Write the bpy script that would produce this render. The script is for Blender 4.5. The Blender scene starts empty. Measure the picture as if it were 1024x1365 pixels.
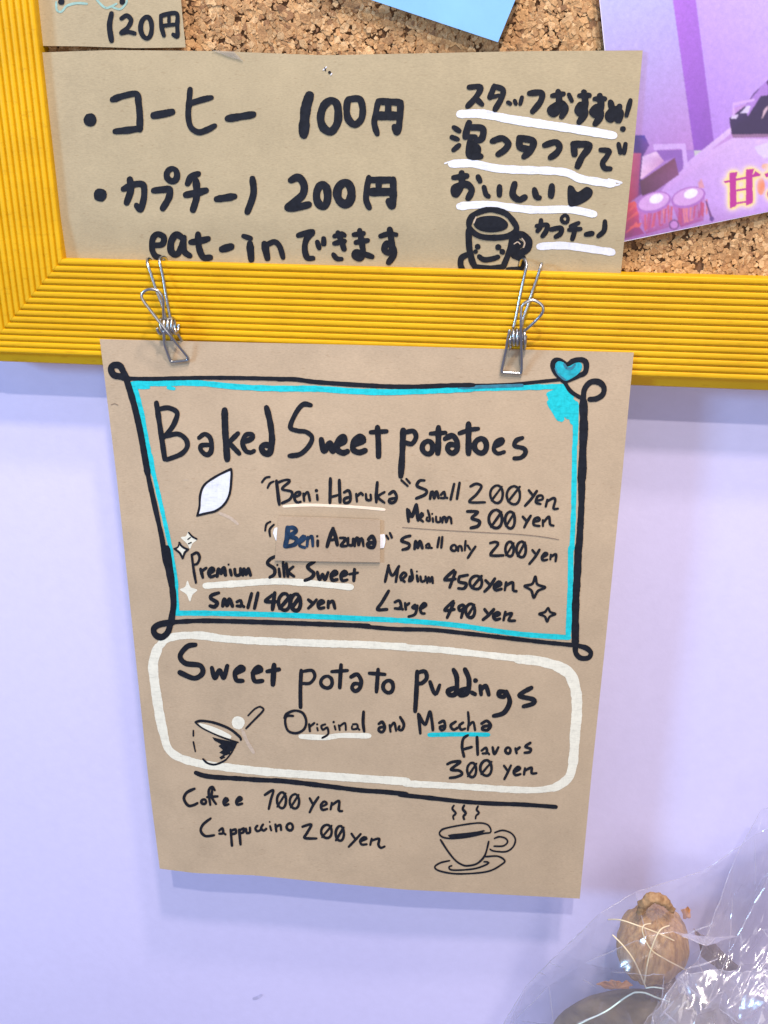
import bpy, bmesh, math, random
from mathutils import Vector, Matrix, noise
random.seed(7)
scene = bpy.context.scene
COL = scene.collection

# ---------------------------------------------------------------- camera
CAMPOS = Vector((0.149229, -0.362927, 0.077603))
RX = Vector((0.9950045, 0.0994428, 0.0087854))      # right
RD = Vector((0.0455125, -0.3735366, -0.9264983))    # down
RF = Vector((-0.0888519, 0.9222696, -0.3761965))    # forward
FPX = 1250.0
cam_data = bpy.data.cameras.new('camera')
cam_data.sensor_fit = 'HORIZONTAL'; cam_data.sensor_width = 36.0
cam_data.lens = FPX / 1024 * 36
cam_data.clip_start = 0.01; cam_data.clip_end = 50
cam = bpy.data.objects.new('camera', cam_data); COL.objects.link(cam)
m = Matrix((RX, -RD, -RF)).transposed().to_4x4(); m.translation = CAMPOS
cam.matrix_world = m
scene.camera = cam

# ---------------------------------------------------------------- light
world = bpy.data.worlds.new('World'); scene.world = world; world.use_nodes = True
bg = world.node_tree.nodes['Background']
bg.inputs[0].default_value = (0.62, 0.63, 1.0, 1); bg.inputs[1].default_value = 0.33

def lamp(name, pos, target, size, power, color, shape='DISK', size_y=None):
    L = bpy.data.lights.new(name, 'AREA'); L.shape = shape; L.size = size
    if size_y: L.size_y = size_y
    L.energy = power; L.color = color
    o = bpy.data.objects.new(name, L); COL.objects.link(o); o.location = pos
    o.rotation_euler = (Vector(target) - Vector(pos)).to_track_quat('-Z', 'Y').to_euler()
    return o
T0 = (0.11, 0.0, -0.1)
lamp('ceiling_lamp', (0.16, -0.92, 1.02), T0, 0.03, 10.0, (1.0, 0.92, 0.80))
lamp('ceiling_lamp', (0.30, -0.62, 1.08), T0, 0.08, 11.5, (1.0, 0.84, 0.80))
lamp('ceiling_lamp', (0.36, -0.42, 1.12), T0, 0.09, 9.0, (1.0, 0.88, 0.84))
lamp('window_light', (-1.15, -0.85, 0.35), T0, 0.30, 18.0, (0.34, 0.62, 1.0))
lamp('room_light', (0.4, -1.5, -0.1), T0, 1.0, 8.0, (1.0, 0.93, 0.86))

scene.view_settings.view_transform = 'Standard'; scene.view_settings.look = 'None'
scene.view_settings.exposure = -0.10; scene.view_settings.gamma = 1
scene.render.engine = 'CYCLES'
scene.cycles.transparent_max_bounces = 24
scene.render.resolution_x = 768; scene.render.resolution_y = 1024

# ---------------------------------------------------------------- helpers
def at(px, py, surf):
    """Where the sight line of photo pixel (px,py) meets a surface lying near a plane y=const."""
    d = RX * ((px - 512) / FPX) + RD * ((py - 682.5) / FPX) + RF
    f = surf if callable(surf) else (lambda x, z: surf)
    y = f(CAMPOS.x, -0.05)
    for _ in range(4):
        t = (y - CAMPOS.y) / d.y; p = CAMPOS + d * t
        y = f(p.x, p.z)
    t = (y - CAMPOS.y) / d.y
    return CAMPOS + d * t

def link(name, verts, faces, mat, parent=None, smooth=False, **props):
    me = bpy.data.meshes.new(name); me.from_pydata([tuple(v) for v in verts], [], faces); me.update()
    if mat: me.materials.append(mat)
    if smooth:
        for p in me.polygons: p.use_smooth = True
    o = bpy.data.objects.new(name, me); COL.objects.link(o)
    if parent: o.parent = parent
    for k, v in props.items(): o[k] = v
    return o

def link_bm(name, bm, mat, parent=None, smooth=False, **props):
    bmesh.ops.recalc_face_normals(bm, faces=bm.faces)
    me = bpy.data.meshes.new(name); bm.to_mesh(me); bm.free()
    if mat: me.materials.append(mat)
    if smooth:
        for p in me.polygons: p.use_smooth = True
    o = bpy.data.objects.new(name, me); COL.objects.link(o)
    if parent: o.parent = parent
    for k, v in props.items(): o[k] = v
    return o

def thing(name, label, cat, group=None):
    o = bpy.data.objects.new(name, None); COL.objects.link(o); o.empty_display_size = 0.01
    o['label'] = label; o['category'] = cat
    if group: o['group'] = group
    return o

def mat_new(name):
    m = bpy.data.materials.new(name); m.use_nodes = True
    nt = m.node_tree; return m, nt, nt.nodes, nt.links, nt.nodes['Principled BSDF']

def noise_mix(nt, coord, scale, c1, c2, lo=0.35, hi=0.65, detail=6, rough=0.6, stretch=None):
    N, L = nt.nodes, nt.links
    n = N.new('ShaderNodeTexNoise'); n.inputs['Scale'].default_value = scale
    n.inputs['Detail'].default_value = detail; n.inputs['Roughness'].default_value = rough
    if stretch:
        mp = N.new('ShaderNodeMapping'); mp.inputs['Scale'].default_value = stretch
        L.new(coord, mp.inputs[0]); L.new(mp.outputs[0], n.inputs['Vector'])
    else: L.new(coord, n.inputs['Vector'])
    r = N.new('ShaderNodeValToRGB'); r.color_ramp.elements[0].position = lo; r.color_ramp.elements[1].position = hi
    r.color_ramp.elements[0].color = (*c1, 1); r.color_ramp.elements[1].color = (*c2, 1)
    L.new(n.outputs['Fac'], r.inputs[0])
    return n, r

def mul(nt, a, b, fac=1.0):
    x = nt.nodes.new('ShaderNodeMix'); x.data_type = 'RGBA'; x.blend_type = 'MULTIPLY'
    x.inputs['Factor'].default_value = fac
    nt.links.new(a, x.inputs['A']); nt.links.new(b, x.inputs['B']); return x.outputs['Result']

def kraft(name, c, wear=0.16):
    m, nt, N, L, P = mat_new(name)
    tc = N.new('ShaderNodeTexCoord').outputs['Object']
    d = tuple(v * 0.90 for v in c)
    _, r1 = noise_mix(nt, tc, 55, d, tuple(v * 1.05 for v in c), 0.3, 0.7, 8, 0.65)
    _, r2 = noise_mix(nt, tc, 900, (1 - wear,) * 3, (1.06, 1.06, 1.06), 0.35, 0.65, 3, 0.6, (1, 1, 3.5))
    _, r3 = noise_mix(nt, tc, 420, (0.80, 0.74, 0.68), (1, 1, 1), 0.27, 0.34, 2, 0.5, (1.0, 1, 4))
    c1 = mul(nt, r1.outputs[0], r2.outputs[0]); c2 = mul(nt, c1, r3.outputs[0], 0.6)
    L.new(c2, P.inputs['Base Color']); P.inputs['Roughness'].default_value = 0.72
    P.inputs['Specular IOR Level'].default_value = 0.3
    b = N.new('ShaderNodeBump'); b.inputs['Strength'].default_value = 0.25; b.inputs['Distance'].default_value = 0.0002
    n2, _ = noise_mix(nt, tc, 1200, (0, 0, 0), (1, 1, 1), 0.3, 0.7, 4, 0.6, (1, 1, 2.5))
    L.new(n2.outputs['Fac'], b.inputs['Height']); L.new(b.outputs[0], P.inputs['Normal'])
    return m

def plain(name, c, rough=0.5, metal=0.0, spec=0.5, var=0.0, vs=300, streak=0.0):
    m, nt, N, L, P = mat_new(name)
    P.inputs['Roughness'].default_value = rough; P.inputs['Metallic'].default_value = metal
    P.inputs['Specular IOR Level'].default_value = spec
    tc = N.new('ShaderNodeTexCoord').outputs['Object']
    _, r = noise_mix(nt, tc, vs, tuple(v * (1 - var) for v in c), tuple(v * (1 + var * 0.5) for v in c), 0.3, 0.7, 5)
    out = r.outputs[0]
    if streak:   # dry fibres of the paper and strokes of the nib showing through
        _, r2 = noise_mix(nt, tc, 1300, (1 - streak,)*3, (1, 1, 1), 0.30, 0.50, 3, 0.6, (0.22, 1, 1)); out = mul(nt, out, r2.outputs[0])
        _, r3 = noise_mix(nt, tc, 1500, (1 - streak*0.7,)*3, (1, 1, 1), 0.28, 0.50, 3, 0.6, (1, 1, 0.25)); out = mul(nt, out, r3.outputs[0])
    L.new(out, P.inputs['Base Color'])
    return m

KRAFT = kraft('kraft_paper', (0.445, 0.340, 0.222), 0.08)
KRAFT2 = kraft('kraft_paper_pale', (0.385, 0.315, 0.190), 0.08)
KRAFT3 = kraft('kraft_paper_patch', (0.43, 0.322, 0.212), 0.08)
INK = plain('black_marker', (0.011, 0.013, 0.019), 0.6, spec=0.14, var=0.35, vs=500)
INKB = plain('blue_black_marker', (0.016, 0.040, 0.085), 0.6, spec=0.14, var=0.6, vs=350)
CYAN = plain('cyan_marker', (0.015, 0.52, 0.56), 0.6, spec=0.15, var=0.16, vs=500, streak=0.22)
TEAL = plain('cyan_over_black_marker', (0.01, 0.16, 0.24), 0.45, var=0.35, vs=500)
PALETEAL = plain('pale_teal_marker', (0.26, 0.42, 0.36), 0.6, var=0.2, vs=500)
CREAM = plain('cream_paint_marker', (0.73, 0.71, 0.575), 0.6, var=0.07, vs=260, streak=0.14)
PEACH = plain('peach_paint_marker', (0.86, 0.70, 0.52), 0.6, var=0.08)
WHITE = plain('white_paint_marker', (0.68, 0.70, 0.76), 0.55, var=0.08, vs=320, streak=0.14)
SMEAR = plain('white_smear', (0.485, 0.385, 0.285), 0.7, var=0.15, vs=900)
BROWNLINE = plain('thin_brown_pen', (0.20, 0.14, 0.10), 0.6, var=0.3, vs=900)
HEART = plain('deep_cyan_marker', (0.008, 0.40, 0.48), 0.5, spec=0.3, var=0.4, vs=330, streak=0.2)
MATS = dict(u=HEART, k=INK, b=INKB, c=CYAN, t=TEAL, p=PALETEAL, e=CREAM, h=PEACH, w=WHITE, s=SMEAR, n=BROWNLINE, q=plain('wall_scuff_grey', (0.50, 0.48, 0.71), 0.7, var=0.2))

# ---------------------------------------------------------------- marker strokes
def catmull(pts, step):
    n = len(pts)
    if n == 2:
        P = [pts[0], pts[0], pts[1], pts[1]]
    else:
        closed = (pts[0] - pts[-1]).length < 1e-6
        P = [pts[-2] if closed else pts[0]] + pts + [pts[1] if closed else pts[-1]]
    out = []
    for i in range(1, len(P) - 2):
        p0, p1, p2, p3 = P[i-1], P[i], P[i+1], P[i+2]
        k = max(1, int((p2 - p1).length / step))
        for j in range(k):
            t = j / k
            out.append(0.5 * ((2*p1) + (p2-p0)*t + (2*p0-5*p1+4*p2-p3)*t*t + (3*p1-p0-3*p2+p3)*t*t*t))
    out.append(P[-2]); return out

class Ink:
    """Collects the strokes of one piece of writing in the photograph's pixels, drawn onto a real surface."""
    def __init__(s, surf, layer):
        s.surf = surf; s.layer = layer; s.v = []; s.f = []; s.n = 0
    def put(s, p, z):
        q = at(p.x, p.y, s.surf); d = (CAMPOS - q).normalized()
        s.v.append(Vector((q.x, q.y - z, q.z)))
        return len(s.v) - 1
    def stroke(s, pts, w, taper=0.12):
        s.n += 1; z = s.layer + 1.5e-6 * (s.n % 40)
        P = catmull(pts, 1.3); seed = random.random() * 100
        if len(P) < 2: return
        hw = []
        L = 0
        for i, p in enumerate(P):
            if i: L += (p - P[i-1]).length
            nz = noise.noise(Vector((L * 0.09, seed, 0))) * 0.16 + noise.noise(Vector((L * 0.45, seed, 5))) * 0.07
            e = 1 - taper * max(0, 1 - min(i, len(P)-1-i) / 4)
            hw.append(w / 2 * (1 + nz) * e)
        prev = None
        for i, p in enumerate(P):
            a = P[max(0, i-1)]; b = P[min(len(P)-1, i+1)]
            d = (b - a); d = d.normalized() if d.length > 1e-9 else Vector((1, 0))
            nn = Vector((-d.y, d.x)); zz = z + 4e-7 * i
            l = s.put(p + nn * hw[i], zz); r = s.put(p - nn * hw[i], zz)
            if prev: s.f.append((prev[0], prev[1], r, l))
            prev = (l, r)
            turn = False
            if 0 < i < len(P)-1:
                d1 = (p - a); d2 = (b - p)
                turn = d1.length > 1e-9 and d2.length > 1e-9 and d1.angle(d2) > 0.25
            if i in (0, len(P)-1) or turn: s.disc(p, hw[i] * 0.99, zz + 2e-7)
    def disc(s, c, r, z=None, n=12):
        if z is None: s.n += 1; z = s.layer + 1.5e-6 * (s.n % 40)
        ids = []
        ph = random.random()
        for k in range(n):
            a = 2 * math.pi * (k + ph) / n; rr = r * (1 + random.uniform(-.05, .05))
            ids.append(s.put(c + Vector((math.cos(a), math.sin(a))) * rr, z))
        s.f.append(tuple(ids))
    def poly(s, pts, smooth=True):
        s.n += 1; z = s.layer + 1.5e-6 * (s.n % 40)
        P = catmull(pts + [pts[0]], 2.0)[:-1] if smooth else pts
        from mathutils.geometry import tessellate_polygon
        ids = [s.put(p, z) for p in P]
        for t in tessellate_polygon([[Vector((p.x, p.y, 0)) for p in P]]):
            s.f.append(tuple(ids[k] for k in t))
    def build(s, name, mat, parent, **kw):
        return link(name, s.v, s.f, mat, parent, **kw)

def write(surf, layer, region, width, text, name='lettering', mat='k', parent=None, label=None, scale=1.0):
    """region=(x0,y0,x1) of the photograph that was enlarged to 1024 px wide; text = strokes in that enlargement.
    'x,y x,y ..' a stroke | 'W20' sets the width | 'o cx,cy rx,ry' a ring | 'd x,y r' a dot | 'f x,y ..' a filled shape"""
    x0, y0, x1 = region; k = (x1 - x0) / 1024.0
    ink = Ink(surf, layer); w = width
    if mat in ('k', 'b'): scale = scale * (1.06 + 0.14 * max(0, min(1, (9.0 - width * k) / 2.5)))
    V = lambda q: Vector((x0 + float(q.split(',')[0]) * k, y0 + float(q.split(',')[1]) * k))
    for tok in text.replace('\n', ' ').split('|'):
        t = tok.split()
        if not t: continue
        if t[0][0] == 'W': w = float(t[0][1:]); t = t[1:]
        if not t: continue
        if t[0] == 'o':
            c = V(t[1]); rx, ry = [float(a) * k for a in t[2].split(',')]
            ph = random.uniform(-1.9, -1.2); pts = []
            for j in range(13):
                a = ph + j / 12 * 2 * math.pi
                pts.append(c + Vector((math.cos(a) * rx, math.sin(a) * ry)) * (1 + 0.03 * math.sin(3*a + ph)) + Vector((j * 0.03, 0)))
            ink.stroke(pts, w * k * scale)
        elif t[0] == 'd': ink.disc(V(t[1]), float(t[2]) * k, n=14)
        elif t[0] == 'f': ink.poly([V(q) for q in t[1:]])
        elif t[0] == 'F': ink.poly([V(q) for q in t[1:]], False)
        else: ink.stroke([V(q) for q in t], w * k * scale)
    kw = {}
    if label: kw['label'] = label
    return ink.build(name, MATS[mat], parent, **kw)

# ---------------------------------------------------------------- sheets of paper
def poly_sample(pts, n):
    L = [0]
    for a, b in zip(pts, pts[1:]): L.append(L[-1] + (b - a).length)
    out = []
    for i in range(n + 1):
        t = L[-1] * i / n; j = 0
        while j < len(pts) - 2 and t > L[j+1]: j += 1
        f = (t - L[j]) / max(1e-9, L[j+1] - L[j]); out.append(pts[j].lerp(pts[j+1], f))
    return out

def sheet(name, top, right, bottom, left, surf, mat, parent=None, nu=50, nv=50, th=0.00022, **kw):
    """top, bottom run left to right; left, right run top to bottom (photo pixels). A Coons patch with thickness."""
    v2 = lambda a: [Vector(p) for p in a]
    T, B, Lf, R = poly_sample(v2(top), nu), poly_sample(v2(bottom), nu), poly_sample(v2(left), nv), poly_sample(v2(right), nv)
    vs = []
    for layer in (0, 1):
        for j in range(nv + 1):
            b = j / nv
            for i in range(nu + 1):
                a = i / nu
                p = T[i]*(1-b) + B[i]*b + Lf[j]*(1-a) + R[j]*a - (T[0]*(1-a)*(1-b) + T[-1]*a*(1-b) + B[0]*(1-a)*b + B[-1]*a*b)
                q = at(p.x, p.y, surf); vs.append((q.x, q.y + th * layer, q.z))
    W = nu + 1; M = W * (nv + 1); fs = []
    for j in range(nv):
        for i in range(nu):
            a = j*W + i; fs.append((a, a+W, a+W+1, a+1)); fs.append((M+a, M+a+1, M+a+W+1, M+a+W))
    rim = [i for i in range(W)] + [j*W + nu for j in range(1, nv+1)] + [nv*W + i for i in range(nu-1, -1, -1)] + [j*W for j in range(nv-1, 0, -1)]
    for a, b in zip(rim, rim[1:] + rim[:1]): fs.append((a, b, M+b, M+a))
    o = link(name, vs, fs, mat, parent, smooth=True, **kw)
    # crisp paper edge
    me = o.data; n_rim = len(rim)
    for p in me.polygons[-n_rim:]: p.use_smooth = False
    bmx = bmesh.new(); bmx.from_mesh(me); bmx.edges.ensure_lookup_table()
    for e in bmx.edges:
        if any(not f.smooth for f in e.link_faces): e.smooth = False
    bmx.to_mesh(me); bmx.free()
    return o

def tube(pts, r, seg=8, closed=False):
    """verts, faces of a round wire through 3-D points"""
    v, f = [], []
    n = len(pts)
    t0 = None; nrm = None
    for i, p in enumerate(pts):
        a = pts[i-1] if i or closed else pts[0]; b = pts[(i+1) % n] if i < n-1 or closed else pts[-1]
        t = (b - a).normalized()
        if nrm is None:
            nrm = t.orthogonal().normalized()
        else:
            nrm = (nrm - t * nrm.dot(t)).normalized()
        bi = t.cross(nrm)
        rr = r(i / (n-1)) if callable(r) else r
        for k in range(seg):
            a_ = 2*math.pi*k/seg; v.append(p + (nrm*math.cos(a_) + bi*math.sin(a_)) * rr)
    for i in range(n if closed else n-1):
        for k in range(seg):
            a = i*seg + k; b = i*seg + (k+1) % seg; c = ((i+1) % n)*seg
            f.append((a, b, c + (k+1) % seg, c + k))
    if not closed:
        f.append(tuple(range(seg-1, -1, -1))); f.append(tuple((n-1)*seg + k for k in range(seg)))
    return v, f

def cat3(pts, step):
    P = [pts[0]] + pts + [pts[-1]]; out = []
    for i in range(1, len(P)-2):
        p0, p1, p2, p3 = P[i-1], P[i], P[i+1], P[i+2]; k = max(2, int((p2-p1).length/step))
        for j in range(k):
            t = j/k; out.append(0.5*((2*p1)+(p2-p0)*t+(2*p0-5*p1+4*p2-p3)*t*t+(3*p1-p0-3*p2+p3)*t*t*t))
    out.append(P[-2]); return out

# ---------------------------------------------------------------- the wall
WALL_Y = 0.0215
def wall_mat():
    m, nt, N, L, P = mat_new('lavender_wall')
    tc = N.new('ShaderNodeTexCoord').outputs['Object']
    _, r = noise_mix(nt, tc, 6, (0.585, 0.55, 0.795), (0.615, 0.58, 0.82), 0.35, 0.65, 5)
    _, r2 = noise_mix(nt, tc, 180, (0.97, 0.97, 0.97), (1.01, 1.01, 1.01), 0.3, 0.7, 6)
    L.new(mul(nt, r.outputs[0], r2.outputs[0]), P.inputs['Base Color'])
    P.inputs['Roughness'].default_value = 0.62; P.inputs['Specular IOR Level'].default_value = 0.35
    b = N.new('ShaderNodeBump'); b.inputs['Strength'].default_value = 0.14; b.inputs['Distance'].default_value = 0.0005
    n, _ = noise_mix(nt, tc, 420, (0,)*3, (1,)*3, detail=5)
    L.new(n.outputs['Fac'], b.inputs['Height']); L.new(b.outputs[0], P.inputs['Normal'])
    return m
WM = wall_mat()
link('wall', [(-1.6, WALL_Y, -1.3), (1.9, WALL_Y, -1.3), (1.9, WALL_Y, 1.3), (-1.6, WALL_Y, 1.3),
              (-1.6, WALL_Y+.08, -1.3), (1.9, WALL_Y+.08, -1.3), (1.9, WALL_Y+.08, 1.3), (-1.6, WALL_Y+.08, 1.3)],
     [(0, 1, 2, 3), (7, 6, 5, 4), (0, 4, 5, 1), (1, 5, 6, 2), (2, 6, 7, 3), (3, 7, 4, 0)], WM, kind='structure')
# pen tick on the wall
write(WALL_Y, 0.0002, (0, 1100, 700), 6, '495,338 502,336 510,331', 'wall_scuff', 'q').name = 'wall_scuff'
bpy.data.objects['wall_scuff']['kind'] = 'structure'

# ---------------------------------------------------------------- cork notice board with ribbed yellow frame
board = thing('notice_board', 'cork notice board in a ribbed yellow frame hung on the lavender wall', 'notice board')
def yellow():
    m, nt, N, L, P = mat_new('yellow_paint')
    tc = N.new('ShaderNodeTexCoord').outputs['Object']
    _, r = noise_mix(nt, tc, 26, (0.62, 0.345, 0.004), (0.71, 0.405, 0.005), 0.3, 0.7, 6)
    _, r2 = noise_mix(nt, tc, 700, (0.88, 0.85, 0.8), (1, 1, 1), 0.30, 0.42, 3, 0.5, (0.25, 1, 1))
    _, r4 = noise_mix(nt, tc, 330, (0.45, 0.38, 0.3), (1, 1, 1), 0.235, 0.26, 4, 0.6)
    _, r5 = noise_mix(nt, tc, 60, (0.90, 0.87, 0.85), (1, 1, 1), 0.3, 0.6, 4, 0.6, (0.3, 1, 1))
    L.new(mul(nt, mul(nt, mul(nt, r.outputs[0], r2.outputs[0]), r4.outputs[0]), r5.outputs[0]), P.inputs['Base Color'])
    P.inputs['Roughness'].default_value = 0.5; P.inputs['Specular IOR Level'].default_value = 0.22
    b = N.new('ShaderNodeBump'); b.inputs['Strength'].default_value = 0.3; b.inputs['Distance'].default_value = 0.0002
    n, _ = noise_mix(nt, tc, 900, (0,)*3, (1,)*3, detail=3)
    L.new(n.outputs['Fac'], b.inputs['Height']); L.new(b.outputs[0], P.inputs['Normal'])
    return m
YEL = yellow()
BAR = 0.0385; NR = 15; CORK_Y = 0.0085
def bar_profile():
    """(across, y): across 0 = inner edge .. BAR = last ridge, then the set-back lip"""
    pr = [(0.0, 0.014), (0.0, 0.0012)]
    w = BAR / NR
    for i in range(NR):
        a = i * w
        for t, y in ((0.02, 0.0009), (0.07, 0.0003), (0.16, 0.00006), (0.40, 0.0), (0.64, 0.00008), (0.79, 0.00034), (0.84, 0.0008), (0.87, 0.0012), (0.97, 0.0012)):
            pr.append((a + t * w, y))
    pr += [(BAR, 0.0042), (BAR + 0.0007, 0.0048), (BAR + 0.0042, 0.0050), (BAR + 0.0046, 0.0056), (BAR + 0.0046, WALL_Y - 0.0002), (0.003, WALL_Y - 0.0002), (0.003, 0.014)]
    return pr
ANG = math.radians(0.30)
INC = Vector((-0.0132, 0, 0.0302))       # inner lower-left corner of the frame opening
def fr(u, v, y):                          # frame coordinates (u right, v up from the corner), the frame hangs a touch crooked
    return (INC.x + u*math.cos(ANG) + v*math.sin(ANG), y, INC.z - u*math.sin(ANG) + v*math.cos(ANG))
def rail(kind, length):
    pr = bar_profile(); n = len(pr); vs = []; fs = []
    K = 2
    for e in (0, 1):
        for a, y in pr:
            if kind == 'bottom':
                vs.append(fr(-a + 0.00005 if e == 0 else length, -a, y))
            else:
                vs.append(fr(-a, -a + 0.00005 if e == 0 else length, y))
    for i in range(n):
        j = (i+1) % n; fs.append((i, j, n+j, n+i))
    fs.append(tuple(range(n))); fs.append(tuple(range(2*n-1, n-1, -1)))
    bm = bmesh.new()
    V = [bm.verts.new(v) for v in vs]
    for f in fs: bm.faces.new([V[k] for k in f])
    return link_bm('frame_rail', bm, YEL, board)
rail('bottom', 0.40)
rail('left', 0.20)
# cork: a backing sheet and pressed granules
def cork_mat(name, base):
    m, nt, N, L, P = mat_new(name)
    tc = N.new('ShaderNodeTexCoord').outputs['Object']
    at_ = N.new('ShaderNodeVertexColor'); at_.layer_name = 'tint'
    _, r = noise_mix(nt, tc, 900, (0.60, 0.52, 0.44), (1.12, 1.10, 1.06), 0.30, 0.60, 8, 0.78)
    _, r3 = noise_mix(nt, tc, 1500, (0.18, 0.10, 0.05), (1, 1, 1), 0.27, 0.33, 2, 0.5)
    c = mul(nt, at_.outputs[0], r.outputs[0]) if base is None else None
    if base is None:
        c = mul(nt, c, r3.outputs[0], 0.7); L.new(c, P.inputs['Base Color'])
    else: P.inputs['Base Color'].default_value = (*base, 1)
    P.inputs['Roughness'].default_value = 0.85
    b = N.new('ShaderNodeBump'); b.inputs['Strength'].default_value = 0.6; b.inputs['Distance'].default_value = 0.0004
    n, _ = noise_mix(nt, tc, 1400, (0,)*3, (1,)*3, detail=5)
    L.new(n.outputs['Fac'], b.inputs['Height']); L.new(b.outputs[0], P.inputs['Normal'])
    return m
CORKB = cork_mat('dark_cork_gaps', (0.15, 0.075, 0.034))
x0, x1, z0, z1 = -0.020, 0.34, 0.018, 0.16
y0 = CORK_Y + 0.0008
link('cork_sheet', [(x0, y0, z0), (x1, y0, z0), (x1, y0, z1), (x0, y0, z1), (x0, y0+.004, z0), (x1, y0+.004, z0), (x1, y0+.004, z1), (x0, y0+.004, z1)],
     [(0, 1, 2, 3), (7, 6, 5, 4), (0, 4, 5, 1), (1, 5, 6, 2), (2, 6, 7, 3), (3, 7, 4, 0)], CORKB, board)
def cork_granules():
    rnd = random.Random(3); vs, fs, cols = [], [], []
    X0, X1, Z0, Z1 = -0.019, 0.325, 0.020, 0.145
    area = 0; goal = (X1-X0)*(Z1-Z0)*3.4
    while area < goal:
        px, pz = rnd.uniform(X0, X1), rnd.uniform(Z0, Z1)
        cl = 0.5 + 0.5*noise.noise(Vector((px*80, pz*80, 1)))
        r = rnd.choice((0.0006, 0.0008, 0.0010, 0.0013, 0.0017, 0.0023)) * (0.68 + 0.6*cl)
        area += 2.2*r*r
        n = rnd.choice((4, 5, 5, 6, 7)); a0 = rnd.uniform(0, 6.28); el = rnd.uniform(0.6, 1.0); ro = rnd.uniform(0, 3.14)
        pts = []
        for k in range(n):
            a_ = a0 + 2*math.pi*(k + rnd.uniform(-.28, .28))/n; rr = r*rnd.uniform(0.75, 1.15)
            x_, z_ = math.cos(a_)*rr, math.sin(a_)*rr*el
            pts.append((x_*math.cos(ro) - z_*math.sin(ro), x_*math.sin(ro) + z_*math.cos(ro)))
        h = rnd.uniform(0, 0.00055) + (0.0022 - r)*0.12; tx, tz = rnd.uniform(-.16, .16), rnd.uniform(-.16, .16)
        b0 = len(vs)
        for ring, (sc, dy) in enumerate(((1.0, 0.0007), (1.0, 0.00006), (0.90, -0.00003))):
            for p in pts: vs.append((px + p[0]*sc, CORK_Y - h + dy + (tx*p[0] + tz*p[1]), pz + p[1]*sc))
        for ring in (0, 1):
            for k in range(n): b_ = (k+1) % n; o0 = b0 + ring*n; fs.append((o0+k, o0+b_, o0+n+b_, o0+n+k))
        fs.append(tuple(b0 + 2*n + k for k in range(n)))
        t = rnd.random()
        c = [0.47, 0.285, 0.130] if t < .42 else [0.56, 0.370, 0.190] if t < .62 else [0.38, 0.215, 0.095] if t < .95 else [0.26, 0.135, 0.06]
        f_ = rnd.uniform(0.86, 1.12) * (1 + 0.25*noise.noise(Vector((px*90, pz*90, 6)))); c = [min(1, x*f_) for x in c]
        cols += [c] * (3*n)
    o = link('cork_granules', vs, fs, cork_mat('cork', None), board, kind='stuff')
    ca = o.data.color_attributes.new('tint', 'FLOAT_COLOR', 'POINT')
    for i, c in enumerate(cols): ca.data[i].color = (*c, 1)
cork_granules()

# ---------------------------------------------------------------- things on the cork
def wavy(base, amp, fx, fz, seed):
    return lambda x, z: base + amp * noise.noise(Vector((x*fx, z*fz, seed))) + 0.3*amp*noise.noise(Vector((x*fx*2.7, z*fz*2.7, seed+9)))

# poster (a printed photograph), flat print in vertex colours
def vcol_mat(name, rough=0.35):
    m, nt, N, L, P = mat_new(name)
    a = N.new('ShaderNodeVertexColor'); a.layer_name = 'print'
    tc = N.new('ShaderNodeTexCoord').outputs['Object']
    _, r = noise_mix(nt, tc, 1800, (0.93, 0.93, 0.95), (1.03, 1.02, 1.03), 0.3, 0.7, 2)
    L.new(mul(nt, a.outputs[0], r.outputs[0]), P.inputs['Base Color'])
    P.inputs['Roughness'].default_value = rough; P.inputs['Specular IOR Level'].default_value = 0.45
    return m
PRINT = vcol_mat('glossy_print')
def lin(c): return tuple(((v/255)/12.92 if v/255 <= .04045 else ((v/255+.055)/1.055)**2.4) for v in c)
import numpy as np
from mathutils.geometry import tessellate_polygon
def gauss(img, sg):
    r = max(1, int(3*sg)); k = np.exp(-np.arange(-r, r+1)**2/(2*sg*sg)); k /= k.sum()
    out = img
    for ax in (0, 1):
        pad = [(0, 0)]*out.ndim; pad[ax] = (r, r); p_ = np.pad(out, pad, mode='edge'); acc = 0
        for i, w_ in enumerate(k):
            sl = [slice(None)]*out.ndim; sl[ax] = slice(i, i + out.shape[ax]); acc = acc + w_*p_[tuple(sl)]
        out = acc
    return out
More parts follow.
